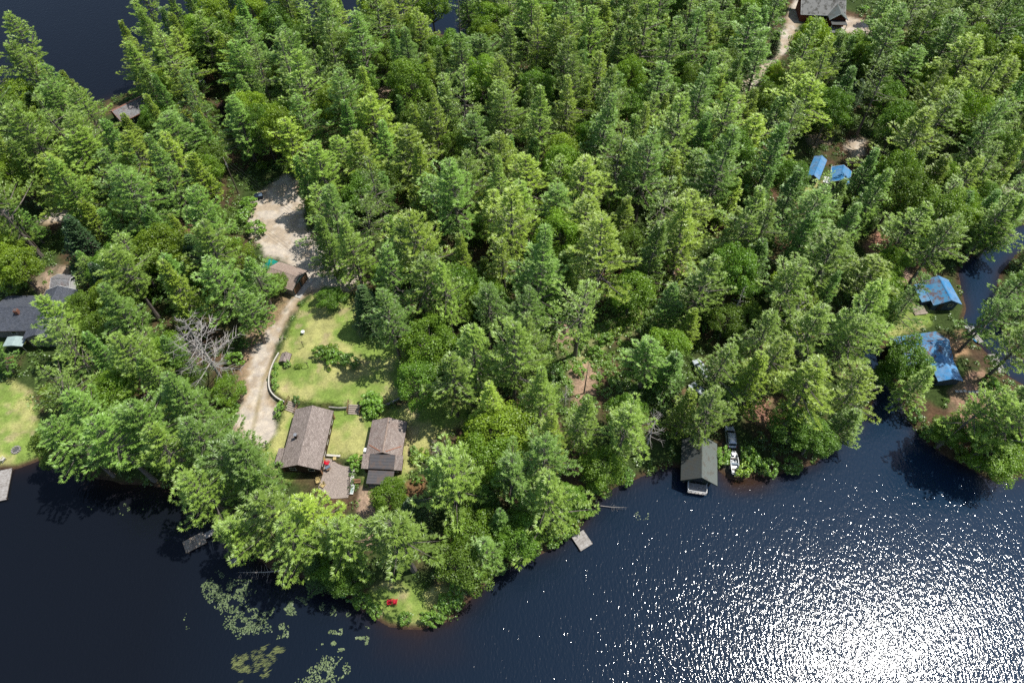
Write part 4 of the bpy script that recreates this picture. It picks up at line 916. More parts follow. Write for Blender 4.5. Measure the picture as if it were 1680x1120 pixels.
def lawn_grass():
    n = 90000
    xs = RNG.uniform(-110, 100, n); ys = RNG.uniform(18, 125, n)
    cl, _ = surf(xs, ys); nz = fbm(xs, ys, 4, 33)
    lw = np.full(n, -9.0)
    for p in LAWNS_W: lw = np.maximum(lw, sdist(p, xs, ys))
    k = (cl == 1) & (RNG.random(n) < np.where(lw < .9, .9, np.where(nz > .55, .5, .12)))
    xs, ys, lw = xs[k], ys[k], lw[k]; n = len(xs); zs = hgt_np(xs, ys); m = 5
    P = np.repeat(np.stack([xs, ys, zs], 1), m, 0) + RNG.normal(0, .1, (n * m, 3)) * np.array([1, 1, 0])
    hh = np.repeat(np.where(lw < .9, .28, .10), m) * RNG.uniform(.6, 1.3, n * m)
    D = unit(RNG.normal(0, .6, P.shape) + np.array([0, 0, .9])) * hh[:, None]
    Wd = unit(np.cross(D, RNG.normal(0, 1, P.shape))) * .035
    v, q = blades(P, D, Wd)
    t = np.clip(np.repeat(.4 + .5 * vnoise(xs, ys, 3, 8), m) + RNG.normal(0, .12, n * m), 0, 1)
    o = bpy.data.objects.new('grass', fast_mesh('grass', v, q, M['under'], tint=np.repeat(t, 4))); C.objects.link(o); o.color = (1.5, 1.2, 1, 1)
    tag(o, 'grass tufts standing on the lawns and along their ragged edges', 'grass', kind='stuff')
lawn_grass()

def zz(pts): return [(240 + a / 3.111, 780 + b / 3.111) for a, b in pts]
PADS = [(zz([(285, 570), (360, 495), (440, 540), (535, 540), (525, 620), (440, 690), (400, 705), (320, 630)]), 900, .62, 0), (zz([(430, 705), (520, 670), (620, 720), (645, 775), (500, 830), (415, 815), (405, 760)]), 620, .62, 0),
        (zz([(620, 685), (720, 610), (850, 650), (830, 695), (640, 705)]), 300, .35, 0), (zz([(650, 770), (715, 755), (715, 815), (655, 825)]), 90, .5, 1), (zz([(850, 850), (920, 785), (1130, 780), (1120, 860), (960, 905), (860, 895)]), 260, .2, 1),
        (zz([(770, 1060), (850, 980), (905, 930), (1010, 940), (1035, 990), (960, 1045), (900, 1075)]), 520, .55, 1), (zz([(890, 650), (1060, 690), (1040, 720), (900, 690)]), 110, .3, 0), (zz([(550, 540), (620, 560), (640, 640), (560, 600)]), 60, .2, 0),
        ([(128, 838), (146, 832), (150, 842), (132, 846)], 16, .4, 1), ([(195, 830), (230, 825), (235, 840), (205, 848)], 34, .3, 0), ([(1036, 836), (1062, 840), (1060, 850), (1038, 848)], 22, .5, 1), (zz([(205, 690), (225, 690), (215, 780), (205, 775)]), 8, .3, 1),
        ([(845, 705 + 130), (850, 835), (850, 840), (845, 840)], 1, .1, 1)]
def pads():
    V, F, Tt = [], [], []
    for poly, n, dens, yel in PADS:
        w = W(poly); xs0, xs1 = min(p[0] for p in w), max(p[0] for p in w); ys0, ys1 = min(p[1] for p in w), max(p[1] for p in w)
        cnt = 0; tries = 0
        while cnt < n and tries < n * 14:
            tries += 1
            x, y = random.uniform(xs0 - .5, xs1 + .5), random.uniform(ys0 - .5, ys1 + .5)
            s = float(sdist(w, np.array([x]), np.array([y]))[0])
            if s < -.4 or (s < .5 and random.random() > .4): continue
            if float(vnoise(np.array([x]), np.array([y]), .9, 3)[0]) > dens + .02: continue
            if float(land_sd(np.array([x]), np.array([y]))[0]) > -.2: continue
            cnt += 1; r = random.uniform(.05, .135); a0 = random.random() * 6.28; o = len(V); z = .012 + random.uniform(0, .05)
            tx, ty = random.gauss(0, .12), random.gauss(0, .12)
            for k in range(8):     # a notched floating leaf
                a = a0 + .25 + k * (6.283 - .5) / 7
                V.append((x + r * math.cos(a), y + r * math.sin(a) * 1.0, z + r * (tx * math.cos(a) + ty * math.sin(a))))
            V.append((x - .15 * r * math.cos(a0), y - .15 * r * math.sin(a0), z))
            F += [(o + k, o + k + 1, o + 8) for k in range(7)]
            Tt += [min(1, max(0, random.uniform(.1, .8) + .25 * yel))] * 9
    o = bpy.data.objects.new('lily_pads', fast_mesh('lily_pads', V, F, M['pad'], tint=Tt)); C.objects.link(o)
    tag(o, 'pale green lily pads floating in loose rafts off the wooded point', 'lily pads', kind='stuff')
    # floating ribbons of water grass
    P, D, Wd = [], [], []
    for poly, n in ((zz([(430, 930), (500, 910), (520, 1040), (440, 1075)]), 80), (zz([(530, 900), (580, 860), (690, 880), (690, 930), (620, 1035), (540, 1030)]), 100)):
        w = W(poly)
        while n > 0:
            x = random.uniform(min(p[0] for p in w), max(p[0] for p in w)); y = random.uniform(min(p[1] for p in w), max(p[1] for p in w))
            if sdist(w, np.array([x]), np.array([y]))[0] < 0 or vnoise(np.array([x]), np.array([y]), .7, 9)[0] < .45: continue
            n -= 1
            for _ in range(4):
                a = R_(25) + random.gauss(0, .16); l = random.uniform(.4, 1.0)
                d = np.array([math.cos(a) * l, math.sin(a) * l, 0]); P.append((x + random.gauss(0, .12), y + random.gauss(0, .12), .01 + random.random() * .02)); D.append(d); Wd.append(np.array([-d[1], d[0], 0]) / l * .02)
    v, q = blades(np.array(P), np.array(D), np.array(Wd))
    o = bpy.data.objects.new('water_grass', fast_mesh('water_grass', v, q, M['reed'], tint=np.repeat(RNG.random(len(q)), 4))); C.objects.link(o)
    tag(o, 'yellow-green ribbons of grass floating on the dark water', 'water grass', kind='stuff')
pads()
# ------------------------------------------------------------------ buildings
def window(par, c, w, h, ax, out, frame='offwhite'):
    """frame with a pane; ax 'x' lies in a wall facing +-x, 'y' in a wall facing +-y; out = outward sign"""
    f = MB(); t = .07
    for (a, b, ww, hh) in ((0, h / 2, w + t, t), (0, -h / 2, w + t, t), (-w / 2, 0, t, h), (w / 2, 0, t, h)):
        if ax == 'x': f.box((c[0] + out * .03, c[1] + a, c[2] + b), (.08, ww, hh))
        else: f.box((c[0] + a, c[1] + out * .03, c[2] + b), (ww, .08, hh))
    fo = f.build('window', M[frame], par)
    p = MB()
    if ax == 'x': p.box((c[0] + out * .012, c[1], c[2]), (.03, w - t * .5, h - t * .5))
    else: p.box((c[0], c[1] + out * .012, c[2]), (w - t * .5, .03, h - t * .5))
    p.build('pane', M['glass'], fo)
def door(par, c, w, h, ax, out, mat='brownwood', name='door'):
    d = MB()
    if ax == 'x': d.box((c[0] + out * .03, c[1], c[2] + h / 2), (.07, w, h))
    else: d.box((c[0], c[1] + out * .03, c[2] + h / 2), (w, .07, h))
    o = d.build(name, M[mat], par)
    k = MB(); s = .38 * w
    k.tube([(c[0] + out * .06, c[1] + s, c[2] + h * .48), (c[0] + out * .13, c[1] + s, c[2] + h * .48)] if ax == 'x' else [(c[0] + s, c[1] + out * .06, c[2] + h * .48), (c[0] + s, c[1] + out * .13, c[2] + h * .48)], .035, 6)
    k.build('handle', M['metal'], o)
def gable(par, W, L, hw, hr, ov, wall, roof, fascia='darkwood', ridge=None, ovg=None, th=.14, roof_r=None):
    """gabled shell: ridge along local y"""
    ovg = ov if ovg is None else ovg
    m = MB(); m.prism([(-W / 2, -.5), (W / 2, -.5), (W / 2, hw), (0, hr - .02), (-W / 2, hw)], -L / 2, L / 2); m.build('wall', M[wall], par)
    s = (hr - hw) / (W / 2); ex = W / 2 + ov; ez = hw - ov * s
    r = MB(); up = .12
    r.prism([(0, hr + up), (-ex, ez + up), (-ex, ez + up - th), (0, hr + up - th)], -L / 2 - ovg, L / 2 + ovg)
    ro = r.build('roof', M[roof], par)
    r = MB(); r.prism([(ex, ez + up), (0.001, hr + up), (0.001, hr + up - th), (ex, ez + up - th)], -L / 2 - ovg, L / 2 + ovg)
    r.build('roof', M[roof_r or roof], par)
    c = MB(); c.prism([(-.16, hr + up - .16 * s + .015), (0, hr + up + .025), (.16, hr + up - .16 * s + .015), (.16, hr + up - .16 * s + .035), (0, hr + up + .05), (-.16, hr + up - .16 * s + .035)], -L / 2 - ovg - .01, L / 2 + ovg + .01)
    c.build('ridge_cap', M[ridge or roof], ro)
    f = MB()
    for e in (-1, 1):
        y = e * (L / 2 + ovg + .03)
        for sg in (-1, 1):
            f.beam((sg * ex, y, ez + up - .1), (0, y, hr + up - .1), .05, .2)
    for sg in (-1, 1): f.box((sg * (ex + .03), 0, ez + up - .1), (.05, L + 2 * ovg, .18))
    f.build('fascia', M[fascia], par)
    return ro

def building(name, px, py, zr, rz, label, cat, base=None):
    """placed by the middle of its ridge, seen at (px, py), zr above its base"""
    x, y, z = G(px, py, zr)
    if base is not None: x, y = at(px, py, base + zr); z = base
    return thing(name, (x, y, z), R_(rz), label, cat)

# main log cabin
t = building('log_cabin', 500.6, 712, 4.35, -2.7, 'long brown log cabin with grey-brown shingled gable roof beside the driveway', 'cabin')
ro = gable(t, 6.75, 11.2, 2.6, 4.2, .28, 'log', 'shingle', 'darkwood', None, .5)
CABIN = t
ch = MB().box((-1.75, -.3, 3.8), (.45, .5, 1.5)).build('chimney', M['darkwood'], ro)
MB().box((-1.75, -.3, 4.59), (.56, .6, .09)).build('chimney_cap', M['metal'], ch)
for y in (-4.2, -2.2, .2, 2.4, 4.4): window(t, (3.375, y, 1.5), 1.1, 1.0, 'x', 1)
door(t, (3.375, -3.2, .1), .9, 2.0, 'x', 1, 'yellowwood')
for x in (-1.7, 1.7): window(t, (x, -5.6, 1.4), 1.1, .95, 'y', -1)
for y in (-2, 2.5): window(t, (-3.375, y, 1.45), .9, .9, 'x', -1)
m = MB(); m.prism([(-3.39, 2.2), (-5.2, 1.75), (-5.2, 1.62), (-3.39, 2.07)], -4.6, -1.8); m.build('lean_to_roof', M['shingle'], t)
m = MB(); m.box((-4.25, -3.2, .7), (1.7, 2.5, 1.9)); m.build('lean_to', M['log'], t)
m = MB()   # stacked log ends at the corners
for sx in (-1, 1):
    for sy in (-1, 1):
        for k in range(9): m.tube([(sx * 3.47, sy * (5.6 + .02), .15 + k * .27), (sx * 3.47, sy * (5.6 + .3), .15 + k * .27)], .1, 6)
m.build('log_ends', M['brownwood'], t)

# small cottage with the dark dormer and porch
t = building('cottage', 632.5, 712, 3.75, -3.0, 'small brown cottage with rust streaked shingles and dark flat porch roof', 'cottage')
COT = t
ro = gable(t, 5.9, 6.6, 2.2, 3.5, .38, 'log', 'shingle2', 'darkwood', 'tanroof', .3)
m = MB()      # rusty valley flashings
for sx in (-1, 1): m.beam((sx * 3.0, -1.6, 2.2 + .16), (sx * .5, -3.3, 3.29 + .16), .16, .03)
m.build('flashing', M['rust'], ro)
m = MB(); m.prism([(-3.35, -.4), (3.35, -.4), (3.35, 2.0), (-3.35, 2.0)], -6.0, -3.32); m.build('wall', M['log'], t)
m = MB()
m.add([(-3.7, -6.25, 1.95), (3.7, -6.25, 1.95), (3.7, -3.62, 2.72), (-3.7, -3.62, 2.72), (-3.7, -6.25, 2.07), (3.7, -6.25, 2.07), (3.7, -3.62, 2.84), (-3.7, -3.62, 2.84)],
      [(3, 2, 1, 0), (4, 5, 6, 7), (0, 1, 5, 4), (1, 2, 6, 5), (2, 3, 7, 6), (3, 0, 4, 7)])
m.build('front_roof', M['shingle2'], t)
m = MB()
m.add([(-2.3, -6.3, 2.2), (2.3, -6.3, 2.2), (2.3, -3.7, 2.92), (-2.3, -3.7, 2.92), (-2.3, -6.3, 2.34), (2.3, -6.3, 2.34), (2.3, -3.7, 3.06), (-2.3, -3.7, 3.06)],
      [(3, 2, 1, 0), (4, 5, 6, 7), (0, 1, 5, 4), (1, 2, 6, 5), (2, 3, 7, 6), (3, 0, 4, 7)])
m.build('dormer_roof', M['blackroof'], t)
m = MB(); m.box((0, -7.7, 1.8), (4.7, 2.6, .14)); m.build('porch_roof', M['blackroof'], t)
for sx in (-1, 1):
    m = MB(); m.box((sx * 2.15, -8.8, .6), (.14, .14, 2.2)); m.build('porch_post', M['darkwood'], t)
m = MB(); m.box((0, -7.6, -.1), (4.4, 2.6, .3)); m.build('porch_floor', M['olddock'], t)
window(t, (2.95, -.5, 1.3), 1.0, .9, 'x', 1); window(t, (-2.95, 1, 1.3), .9, .9, 'x', -1); window(t, (2.4, -6.0, 1.1), .9, .9, 'y', -1); door(t, (0, -6.0, 0), .9, 1.75, 'y', -1)
m = MB(); m.tube([(.3, 2.6, 3.2), (.3, 2.6, 4.05)], .09, 8); m.build('vent_pipe', M['metal'], t)
m = MB(); m.box((-3.55, -2.5, 1.6), (.75, .8, .9)); m.build('window_cooler', M['white'], t)

# garage
t = building('garage', 466, 446, 3.6, 68, 'brown garage with tan shingled roof and two doors facing the driveway', 'garage')
ro = gable(t, 5.5, 6.8, 2.3, 3.5, .3, 'greywall', 'tanroof', 'greenwall', None, .3)
for sx in (-1, 1):
    door(t, (sx * 1.35, -3.4, .05), 2.1, 1.95, 'y', -1, 'brownwood', 'garage_door')
m = MB(); m.box((-2.6, -3.43, 1.05), (.25, .06, 2.3)).box((0, -3.43, 1.05), (.25, .06, 2.3)).box((2.6, -3.43, 1.05), (.25, .06, 2.3)); m.build('door_trim', M['greenwall'], t)
m = MB(); m.add([(-2.7, -3.44, 2.32), (2.7, -3.44, 2.32), (0, -3.44, 3.45)], [(0, 1, 2)]); m.build('gable_panel', M['paleteal'], t)
m = MB(); m.box((0, -4.15, -.02), (5.9, 1.3, .3)); m.build('apron', M['concrete'], t)
x, y, z = G(446, 434, 1.8)
t = thing('tarp_shelter', (x, y, z), R_(60), 'teal tarpaulin shelter tucked behind the tan roofed garage', 'shelter')
m = MB(); m.prism([(-1.5, 1.5), (0, 2.2), (1.5, 1.5), (1.5, 1.54), (0, 2.24), (-1.5, 1.54)], -1.6, 1.6); m.build('tarp', M['teal'], t)
for sx in (-1.4, 1.4):
    for sy in (-1.5, 1.5): MB().tube([(sx, sy, 0), (sx, sy, 1.52)], .04, 6).build('leg', M['metal'], t)

# well house on the lawn
x, y, z = G(467, 585, 1.3)
t = thing('well_house', (x, y, z), R_(-6), 'tiny well house with brown shingled roof at the lawn edge', 'well house')
gable(t, 1.5, 1.8, .9, 1.35, .25, 'greywall', 'shingle', 'darkwood', None, .2)
MB().tube([(.0, .2, 1.3), (.0, .2, 1.75)], .07, 8).build('vent_pipe', M['black'], t)

# charcoal roofed house at left
t = building('house', 36, 502, 5.0, 91, 'charcoal roofed house at the left edge with a red brick chimney', 'house')
ro = gable(t, 8.4, 11.5, 2.8, 4.7, .5, 'greywall', 'charcoal', 'darkwood', 'charcoal', .4)
ch = MB().box((-1.2, .8, 4.6), (.8, .8, 1.2)).build('chimney', M['brick'], ro); MB().box((-1.2, .8, 5.25), (.5, .5, .12)).build('flue', M['ash'], ch)
m = MB(); m.prism([(-3.0, -.4), (3.0, -.4), (3.0, 2.8), (0, 4.2), (-3.0, 2.8)], -6, 6)
wing = thing('wing', (-.6, -5.0, 0), R_(-90)); wing.parent = t
for k in wing.keys(): del wing[k]
m.build('wall', M['greywall'], wing)
m = MB(); m.prism([(0, 4.5), (-3.5, 2.85), (-3.5, 2.7), (0, 4.35)], -6.5, 6.5).prism([(3.5, 2.85), (.001, 4.5), (.001, 4.35), (3.5, 2.7)], -6.5, 6.5); m.build('roof', M['charcoal'], wing)
m = MB()
for sg in (-1, 1): m.beam((sg * 3.5, 6.55, 2.8), (0, 6.55, 4.4), .06, .2)
m.build('fascia', M['white'], wing)
for y in (-1.5, 2): window(t, (-4.2, y, 1.5), 1.1, 1.0, 'x', -1, 'white')
x, y, z = G(24, 560, 2.2)
t = thing('awning', (x, y, z), 0, 'pale teal awning on posts in front of the charcoal roofed house', 'awning')
m = MB(); m.prism([(-2, 2.1), (2, 2.1), (2, 2.15), (0, 2.5), (-2, 2.15)], -1.2, 1.2); m.build('canopy', M['paleteal'], t)
for sx in (-1.8, 1.8):
    for sy in (-1.1, 1.1): MB().tube([(sx, sy, 0), (sx, sy, 2.12)], .04, 6).build('leg', M['metal'], t)
x, y, z = G(18, 592)
t = thing('picnic_table', (x, y, z), .4, 'red picnic table under trees below the pale awning', 'table')
m = MB()
for k in range(4): m.box((0, -.3 + k * .2, .74), (1.8, .17, .04))
m.build('table_top', M['redwall'], t)
for s in (-.75, .75): MB().box((0, s, .44), (1.8, .26, .04)).build('bench', M['redwall'], t)
for s in (-.65, .65): MB().beam((s, -.75, 0), (s, .3, .72), .06).beam((s, .75, 0), (s, -.3, .72), .06).beam((s, -.75, .4), (s, .75, .4), .05).build('trestle', M['redwall'], t)

# white screen shed
t = building('garden_shed', 99, 456, 3.1, 88, 'small white shed with grey roof and dark screened front', 'shed')
gable(t, 3.2, 3.6, 2.1, 2.95, .3, 'white', 'greyroof', 'white', None, .3)
for y in (-1.1, 0, 1.1): window(t, (-1.6, y, 1.3), .85, 1.0, 'x', -1, 'white')
# upper lake cabin
t = building('lake_cabin', 209, 168, 4.6, -42, 'grey roofed cabin half hidden in trees by the upper lake', 'cabin')
gable(t, 6, 8.5, 2.6, 4.3, .45, 'greenwall', 'greyroof', 'rust', 'rust', .4)
for y in (-2, 1): window(t, (3.0, y, 1.5), 1.1, 1.0, 'x', 1, 'white')
window(t, (0, -4.25, 1.5), 1.3, 1.1, 'y', -1, 'white')

# boathouse
t = building('boathouse', 1152, 748, 4.3, -9.5, 'dark green boathouse with metal gable roof standing at the water edge', 'boathouse', .6)
gable(t, 5.0, 6.4, 2.4, 4.2, .75, 'greenwall', 'greenroof', 'greenwall', 'greenroof_lit', 1.05, .1, 'greenroof_lit')
m = MB(); m.box((0, -4.5, -.05), (3.4, 2.0, .12)); m.build('deck', M['dock'], t)
m = MB()
for x in np.linspace(-1.6, 1.6, 6): m.box((x, -5.45, .45), (.06, .06, .95))
m.box((0, -5.45, .92), (3.4, .09, .07)).box((0, -5.45, .4), (3.4, .06, .05))
for sx in (-1.66, 1.66): m.box((sx, -4.5, .92), (.08, 1.9, .07)).box((sx, -4.5, .4), (.05, 1.9, .05))
m.build('railing', M['white'], t)
for sx in (-2.3, 0, 2.3):
    for sy in (-3.3, -5.3 if abs(sx) < 1 else -.5): MB().tube([(sx, sy, -2.6), (sx, sy, -.06)], .12, 8).build('pile', M['pole'], t)
door(t, (0, -3.2, 0), 1.8, 1.95, 'y', -1, 'glass', 'sliding_door'); window(t, (2.5, 0, 1.4), 1.0, .8, 'x', 1, 'white')

# blue roofed boathouse and house on the island side
t = building('blue_boathouse', 1551, 471, 4.1, 3, 'slate walled boathouse with rust stained blue metal roof by the channel', 'boathouse')
gable(t, 5.4, 5.8, 2.4, 3.8, .35, 'bluewall', 'blueroof', 'blueclean', 'blueclean', .5, .1, 'blueclean')
m = MB(); m.prism([(-2.75, 2.35), (-4.8, 1.75), (-4.8, 1.65), (-2.75, 2.25)], -2.0, 2.9); m.build('side_roof', M['blueroof'], t)
m = MB(); m.box((-3.7, .45, .6), (1.8, 4.4, 2.1)); m.build('side_room', M['bluewall'], t)
door(t, (-.8, -2.9, 0), 1.0, 1.9, 'y', -1, 'darkwood'); window(t, (1.3, -2.9, 1.4), 1.0, .8, 'y', -1)
t = building('blue_roofed_house', 1518, 562, 4.4, -81, 'large house with blue metal roof behind a tall leaning pine', 'house')
gable(t, 6.0, 9.6, 2.6, 4.1, .4, 'bluewall', 'blueroof', 'blueclean', 'blueclean', .4, .1)
for y in (-3, 0, 3): window(t, (3.0, y, 1.5), 1.1, 1.0, 'x', 1, 'white')
wing = thing('wing', (5.3, 2.5, 0), R_(75)); wing.parent = t
m = MB(); m.prism([(-2.1, -.4), (2.1, -.4), (2.1, 2.2), (0, 2.9), (-2.1, 2.2)], -2.7, 2.7); m.build('wall', M['bluewall'], wing)
m = MB(); m.prism([(0, 3.15), (-2.5, 2.25), (-2.5, 2.15), (0, 3.05)], -3.0, 3.0).prism([(2.5, 2.25), (.001, 3.15), (.001, 3.05), (2.5, 2.15)], -3.0, 3.0); m.build('roof', M['blueclean'], wing)
wing.rotation_euler = (0, 0, R_(-8 + 90))
x, y, z = G(1507, 510)
t = thing('wooden_platform', (x, y, z), R_(10), 'low pale wooden platform on the grass left of the blue boathouse', 'platform')
MB().box((0, 0, .22), (3.0, 2.3, .1)).build('deck', M['olddock'], t)
m = MB()
for a in (-1.2, 1.2):
    for b in (-.9, .9): m.box((a, b, .04), (.14, .14, .26))
m.build('footing', M['pole'], t)

# two little blue roofed cabins in the forest
t = building('blue_cabin', 1343.5, 268, 3.6, -28, 'small forest cabin with a narrow bright blue roof, left of the pair', 'cabin')
gable(t, 2.6, 7.6, 2.2, 2.9, .3, 'bluewall', 'blueclean', 'darkwood', 'blueclean', .4, .1)
window(t, (1.3, 0, 1.3), .9, .8, 'x', 1, 'white')
t = building('blue_cabin', 1383, 281, 3.8, -22, 'small forest cabin with a wider blue roof and white porch, right of the pair', 'cabin')
gable(t, 4.2, 5.2, 2.2, 3.3, .3, 'greywall', 'blueclean', 'white', 'blueclean', .4, .1)
m = MB(); m.box((-2.9, -2.2, 1.9), (1.6, 2.4, .1)); m.build('porch_roof', M['white'], t)
for s in (-1.1, 1.1): MB().box((-3.6, -2.2 + s, .9), (.1, .1, 1.95)).build('porch_post', M['white'], t)

# red cabin at the top edge
t = building('red_cabin', 1352, -2, 5.6, 86, 'red stained cabin with grey-green roof and white porch at the top edge', 'cabin')
gable(t, 7.5, 12.5, 2.9, 5.2, .5, 'redwall', 'greenroof', 'white', 'greenroof', .5)
for y in (-1, 1.2, 3.4): window(t, (-3.75, y, 1.6), 1.2, 1.2, 'x', -1, 'white')
wing = thing('wing', (-3.4, -4.2, 0), R_(-90)); wing.parent = t
m = MB(); m.prism([(-2.3, -.4), (2.3, -.4), (2.3, 2.8), (0, 4.4), (-2.3, 2.8)], -2.8, 2.8); m.build('wall', M['redwall'], wing)
m = MB(); m.prism([(0, 4.7), (-2.8, 2.75), (-2.8, 2.6), (0, 4.55)], -3.4, 3.2).prism([(2.8, 2.75), (.001, 4.7), (.001, 4.55), (2.8, 2.6)], -3.4, 3.2); m.build('roof', M['greenroof_lit'], wing)
m = MB()
for sg in (-1, 1): m.beam((sg * 2.8, -3.45, 2.65), (0, -3.45, 4.6), .07, .24)
m.build('fascia', M['white'], wing)
m = MB(); m.box((0, -4.6, .2), (4.6, 3.4, .25)); m.build('deck', M['concrete'], wing)
m = MB(); m.box((0, -4.2, 2.3), (4.6, 2.6, .12)); m.build('porch_roof', M['greenroof'], wing)
m = MB()
for sx in (-2.2, 2.2): m.box((sx, -5.3, 1.25), (.14, .14, 2.0))
m.box((0, -6.2, .75), (4.4, .08, .08)).box((0, -6.2, .5), (4.4, .05, .05))
m.build('porch_railing', M['white'], wing)
for w_ in [o for o in bpy.data.objects if o.name.startswith('wing')]:
    for k in list(w_.keys()): del w_[k]

# ------------------------------------------------------------------ retaining wall, steps, patio
def wall_run(name, pts, h, w, label, cat='retaining wall', cap='offwhite', sub=True):
    P = [G(*p) for p in pts]
    cx, cy = P[len(P) // 2][0], P[len(P) // 2][1]
    low = min(p[2] for p in P)
    t = thing(name, (cx, cy, low), 0, label, cat)
    # resample for a smooth curve
    q = []
    for i in range(len(P) - 1):
        p0 = P[max(i - 1, 0)]; p1 = P[i]; p2 = P[i + 1]; p3 = P[min(i + 2, len(P) - 1)]
        for k in range(5):
            u = k / 5
            q.append(tuple(.5 * (2 * p1[j] + (p2[j] - p0[j]) * u + (2 * p0[j] - 5 * p1[j] + 4 * p2[j] - p3[j]) * u * u + (3 * p1[j] - p0[j] - 3 * p2[j] + p3[j]) * u ** 3) for j in (0, 1)))
    q.append(P[-1][:2])
    b, c = MB(), MB()
    for mb, z0, z1, ww in ((b, -.4, h, w), (c, h, h + .08, w + .02)):
        L, Rr = [], []
        for i, p in enumerate(q):
            a = q[max(i - 1, 0)]; d = q[min(i + 1, len(q) - 1)]
            n = np.array([-(d[1] - a[1]), d[0] - a[0]]); n /= np.linalg.norm(n)
            L.append((p[0] - cx + n[0] * ww / 2, p[1] - cy + n[1] * ww / 2)); Rr.append((p[0] - cx - n[0] * ww / 2, p[1] - cy - n[1] * ww / 2))
        for i in range(len(q) - 1):
            vs = [(*L[i], z0), (*Rr[i], z0), (*Rr[i + 1], z0), (*L[i + 1], z0), (*L[i], z1), (*Rr[i], z1), (*Rr[i + 1], z1), (*L[i + 1], z1)]
            fs = [(4, 5, 6, 7), (0, 4, 7, 3), (1, 2, 6, 5)]
            if i == 0: fs.append((0, 1, 5, 4))
            if i == len(q) - 2: fs.append((3, 7, 6, 2))
            mb.add(vs, fs)
    b.build('wall_face', M['stone'], t); c.build('coping', M[cap], t)
wall_run('retaining_wall', [(458, 580), (449, 598), (443, 620), (444, 640), (453, 653), (468, 662)], .85, .22, 'pale curved stone retaining wall along the driveway side of the lawn')
wall_run('retaining_wall', [(541, 671), (558, 672), (571, 671)], .85, .2, 'short straight dark retaining wall between the two flights of steps', cap='stone')
wall_run('retaining_wall', [(600, 673), (625, 668), (645, 660), (662, 650)], .5, .3, 'rough stone wall running right from the steps past the bush', cap='stone')
def steps(px, py, rz, n, label):
    x, y, z = G(px, py)
    t = thing('garden_steps', (x, y, z), R_(rz), label, 'steps')
    for k in range(n):
        MB().box((0, -.9 + k * .36, .12 + k * .17), (2.3, .3, .07)).build('tread', M['step'], t)
    for sx in (-1.1, 1.1): MB().beam((sx, -1.05, .02), (sx, -.9 + n * .36, .02 + n * .17), .06, .24).build('stringer', M['darkwood'], t)
    for sx in (-1.2, 1.2):
        m = MB(); ye = -.9 + n * .36 + .3
        m.box((sx, -1.0, .5), (.09, .09, 1.1)).box((sx, ye, n * .17 + .45), (.09, .09, 1.2)).beam((sx, -1.0, 1.02), (sx, ye, n * .17 + 1.02), .08, .06).beam((sx, -1.0, .55), (sx, ye, n * .17 + .5), .05)
        m.build('handrail', M['brownwood'], t)
steps(480, 668, -22, 5, 'wooden steps with handrails beside the curved wall, behind the cabin')
steps(582, 672, -3, 5, 'wooden steps with handrails between the cabin and cottage')
x, y, z = G(555, 780)
pat = W([(533, 747), (582, 744), (580, 770), (575, 800), (571, 816), (545, 818), (522, 800), (530, 778)], z + .04)
m = MB(); m.slab([(a - x, b - y) for a, b in pat], -.2, .07)
o = m.build('patio', M['paver']); o.location = (x, y, z); o['kind'] = 'structure'
PZ = z + .07
def on_patio(px, py, up=0): a = at(px, py, PZ + up); return (a[0], a[1], PZ)
def chair(name, loc, rz, mat, label, group=None):
    """slatted low garden armchair"""
    t = thing(name, loc, R_(rz), label, 'chair', group)
    m = MB()
    for k in range(6): m.box((0, -.25 + k * .1, .36 - k * .025), (.52, .085, .025))
    m.build('seat', M[mat], t)
    m = MB()
    for k in range(5):
        a = (k - 2) * .1; m.beam((a * .85, .28, .22), (a * 1.35, .62, .98 - abs(k - 2) * .05), .085, .025)
    m.beam((-.25, .36, .42), (.25, .36, .42), .06, .03).beam((-.28, .52, .75), (.28, .52, .75), .06, .03); m.build('backrest', M[mat], t)
    for s in (-1, 1):
        MB().box((s * .34, .02, .56), (.13, .74, .03)).build('armrest', M[mat], t)
        MB().box((s * .31, -.28, .27), (.09, .04, .55)).build('leg', M[mat], t)
        MB().beam((s * .28, -.3, .32), (s * .28, .62, .03), .03, .12).build('leg', M[mat], t)
x, y, z = G(639, 986, .4); chair('garden_chair', (x, y, z), 185, 'red', 'left one of two bright red garden chairs on the point', 'red chairs on the point')
x, y, z = G(648, 985.5, .4); chair('garden_chair', (x, y, z), 175, 'red', 'right one of two bright red garden chairs on the point', 'red chairs on the point')
chair('garden_chair', on_patio(537, 759, .4), 80, 'red', 'red chair on the brick patio against the cabin wall')
chair('garden_chair', on_patio(522, 789, .4), 20, 'yellowwood', 'yellow wooden chair on the patio nearest the cabin corner')
chair('garden_chair', on_patio(529, 796, .4), -30, 'yellowwood', 'yellow wooden chair at the lower left patio edge')
chair('garden_chair', (*G(5, 752, .4)[:2], G(5, 752)[2]), 150, 'offwhite', 'pale garden chair on the left lawn near the fire pit')
t = thing('barrel_grill', on_patio(538, 767, .5), .6, 'blue-grey barrel grill on the patio next to the red chair', 'grill')
MB().tube([(-.45, 0, .75), (.45, 0, .75)], .3, 14).build('drum', M['bluegrey'], t)
for sx in (-.35, .35):
    for sy in (-.22, .22): MB().tube([(sx, sy, 0), (sx, sy, .65)], .025, 6).build('leg', M['metal'], t)
MB().box((0, -.42, .72), (.8, .25, .03)).build('shelf', M['brownwood'], t)
t = thing('bench', on_patio(547, 747, .4), R_(-4), 'long pale bench along the top edge of the patio', 'bench')
MB().box((0, 0, .45), (2.6, .4, .06)).build('seat', M['offwhite'], t)
for s in (-1.1, 0, 1.1): MB().box((s, 0, .21), (.1, .34, .42)).build('leg', M['brownwood'], t)
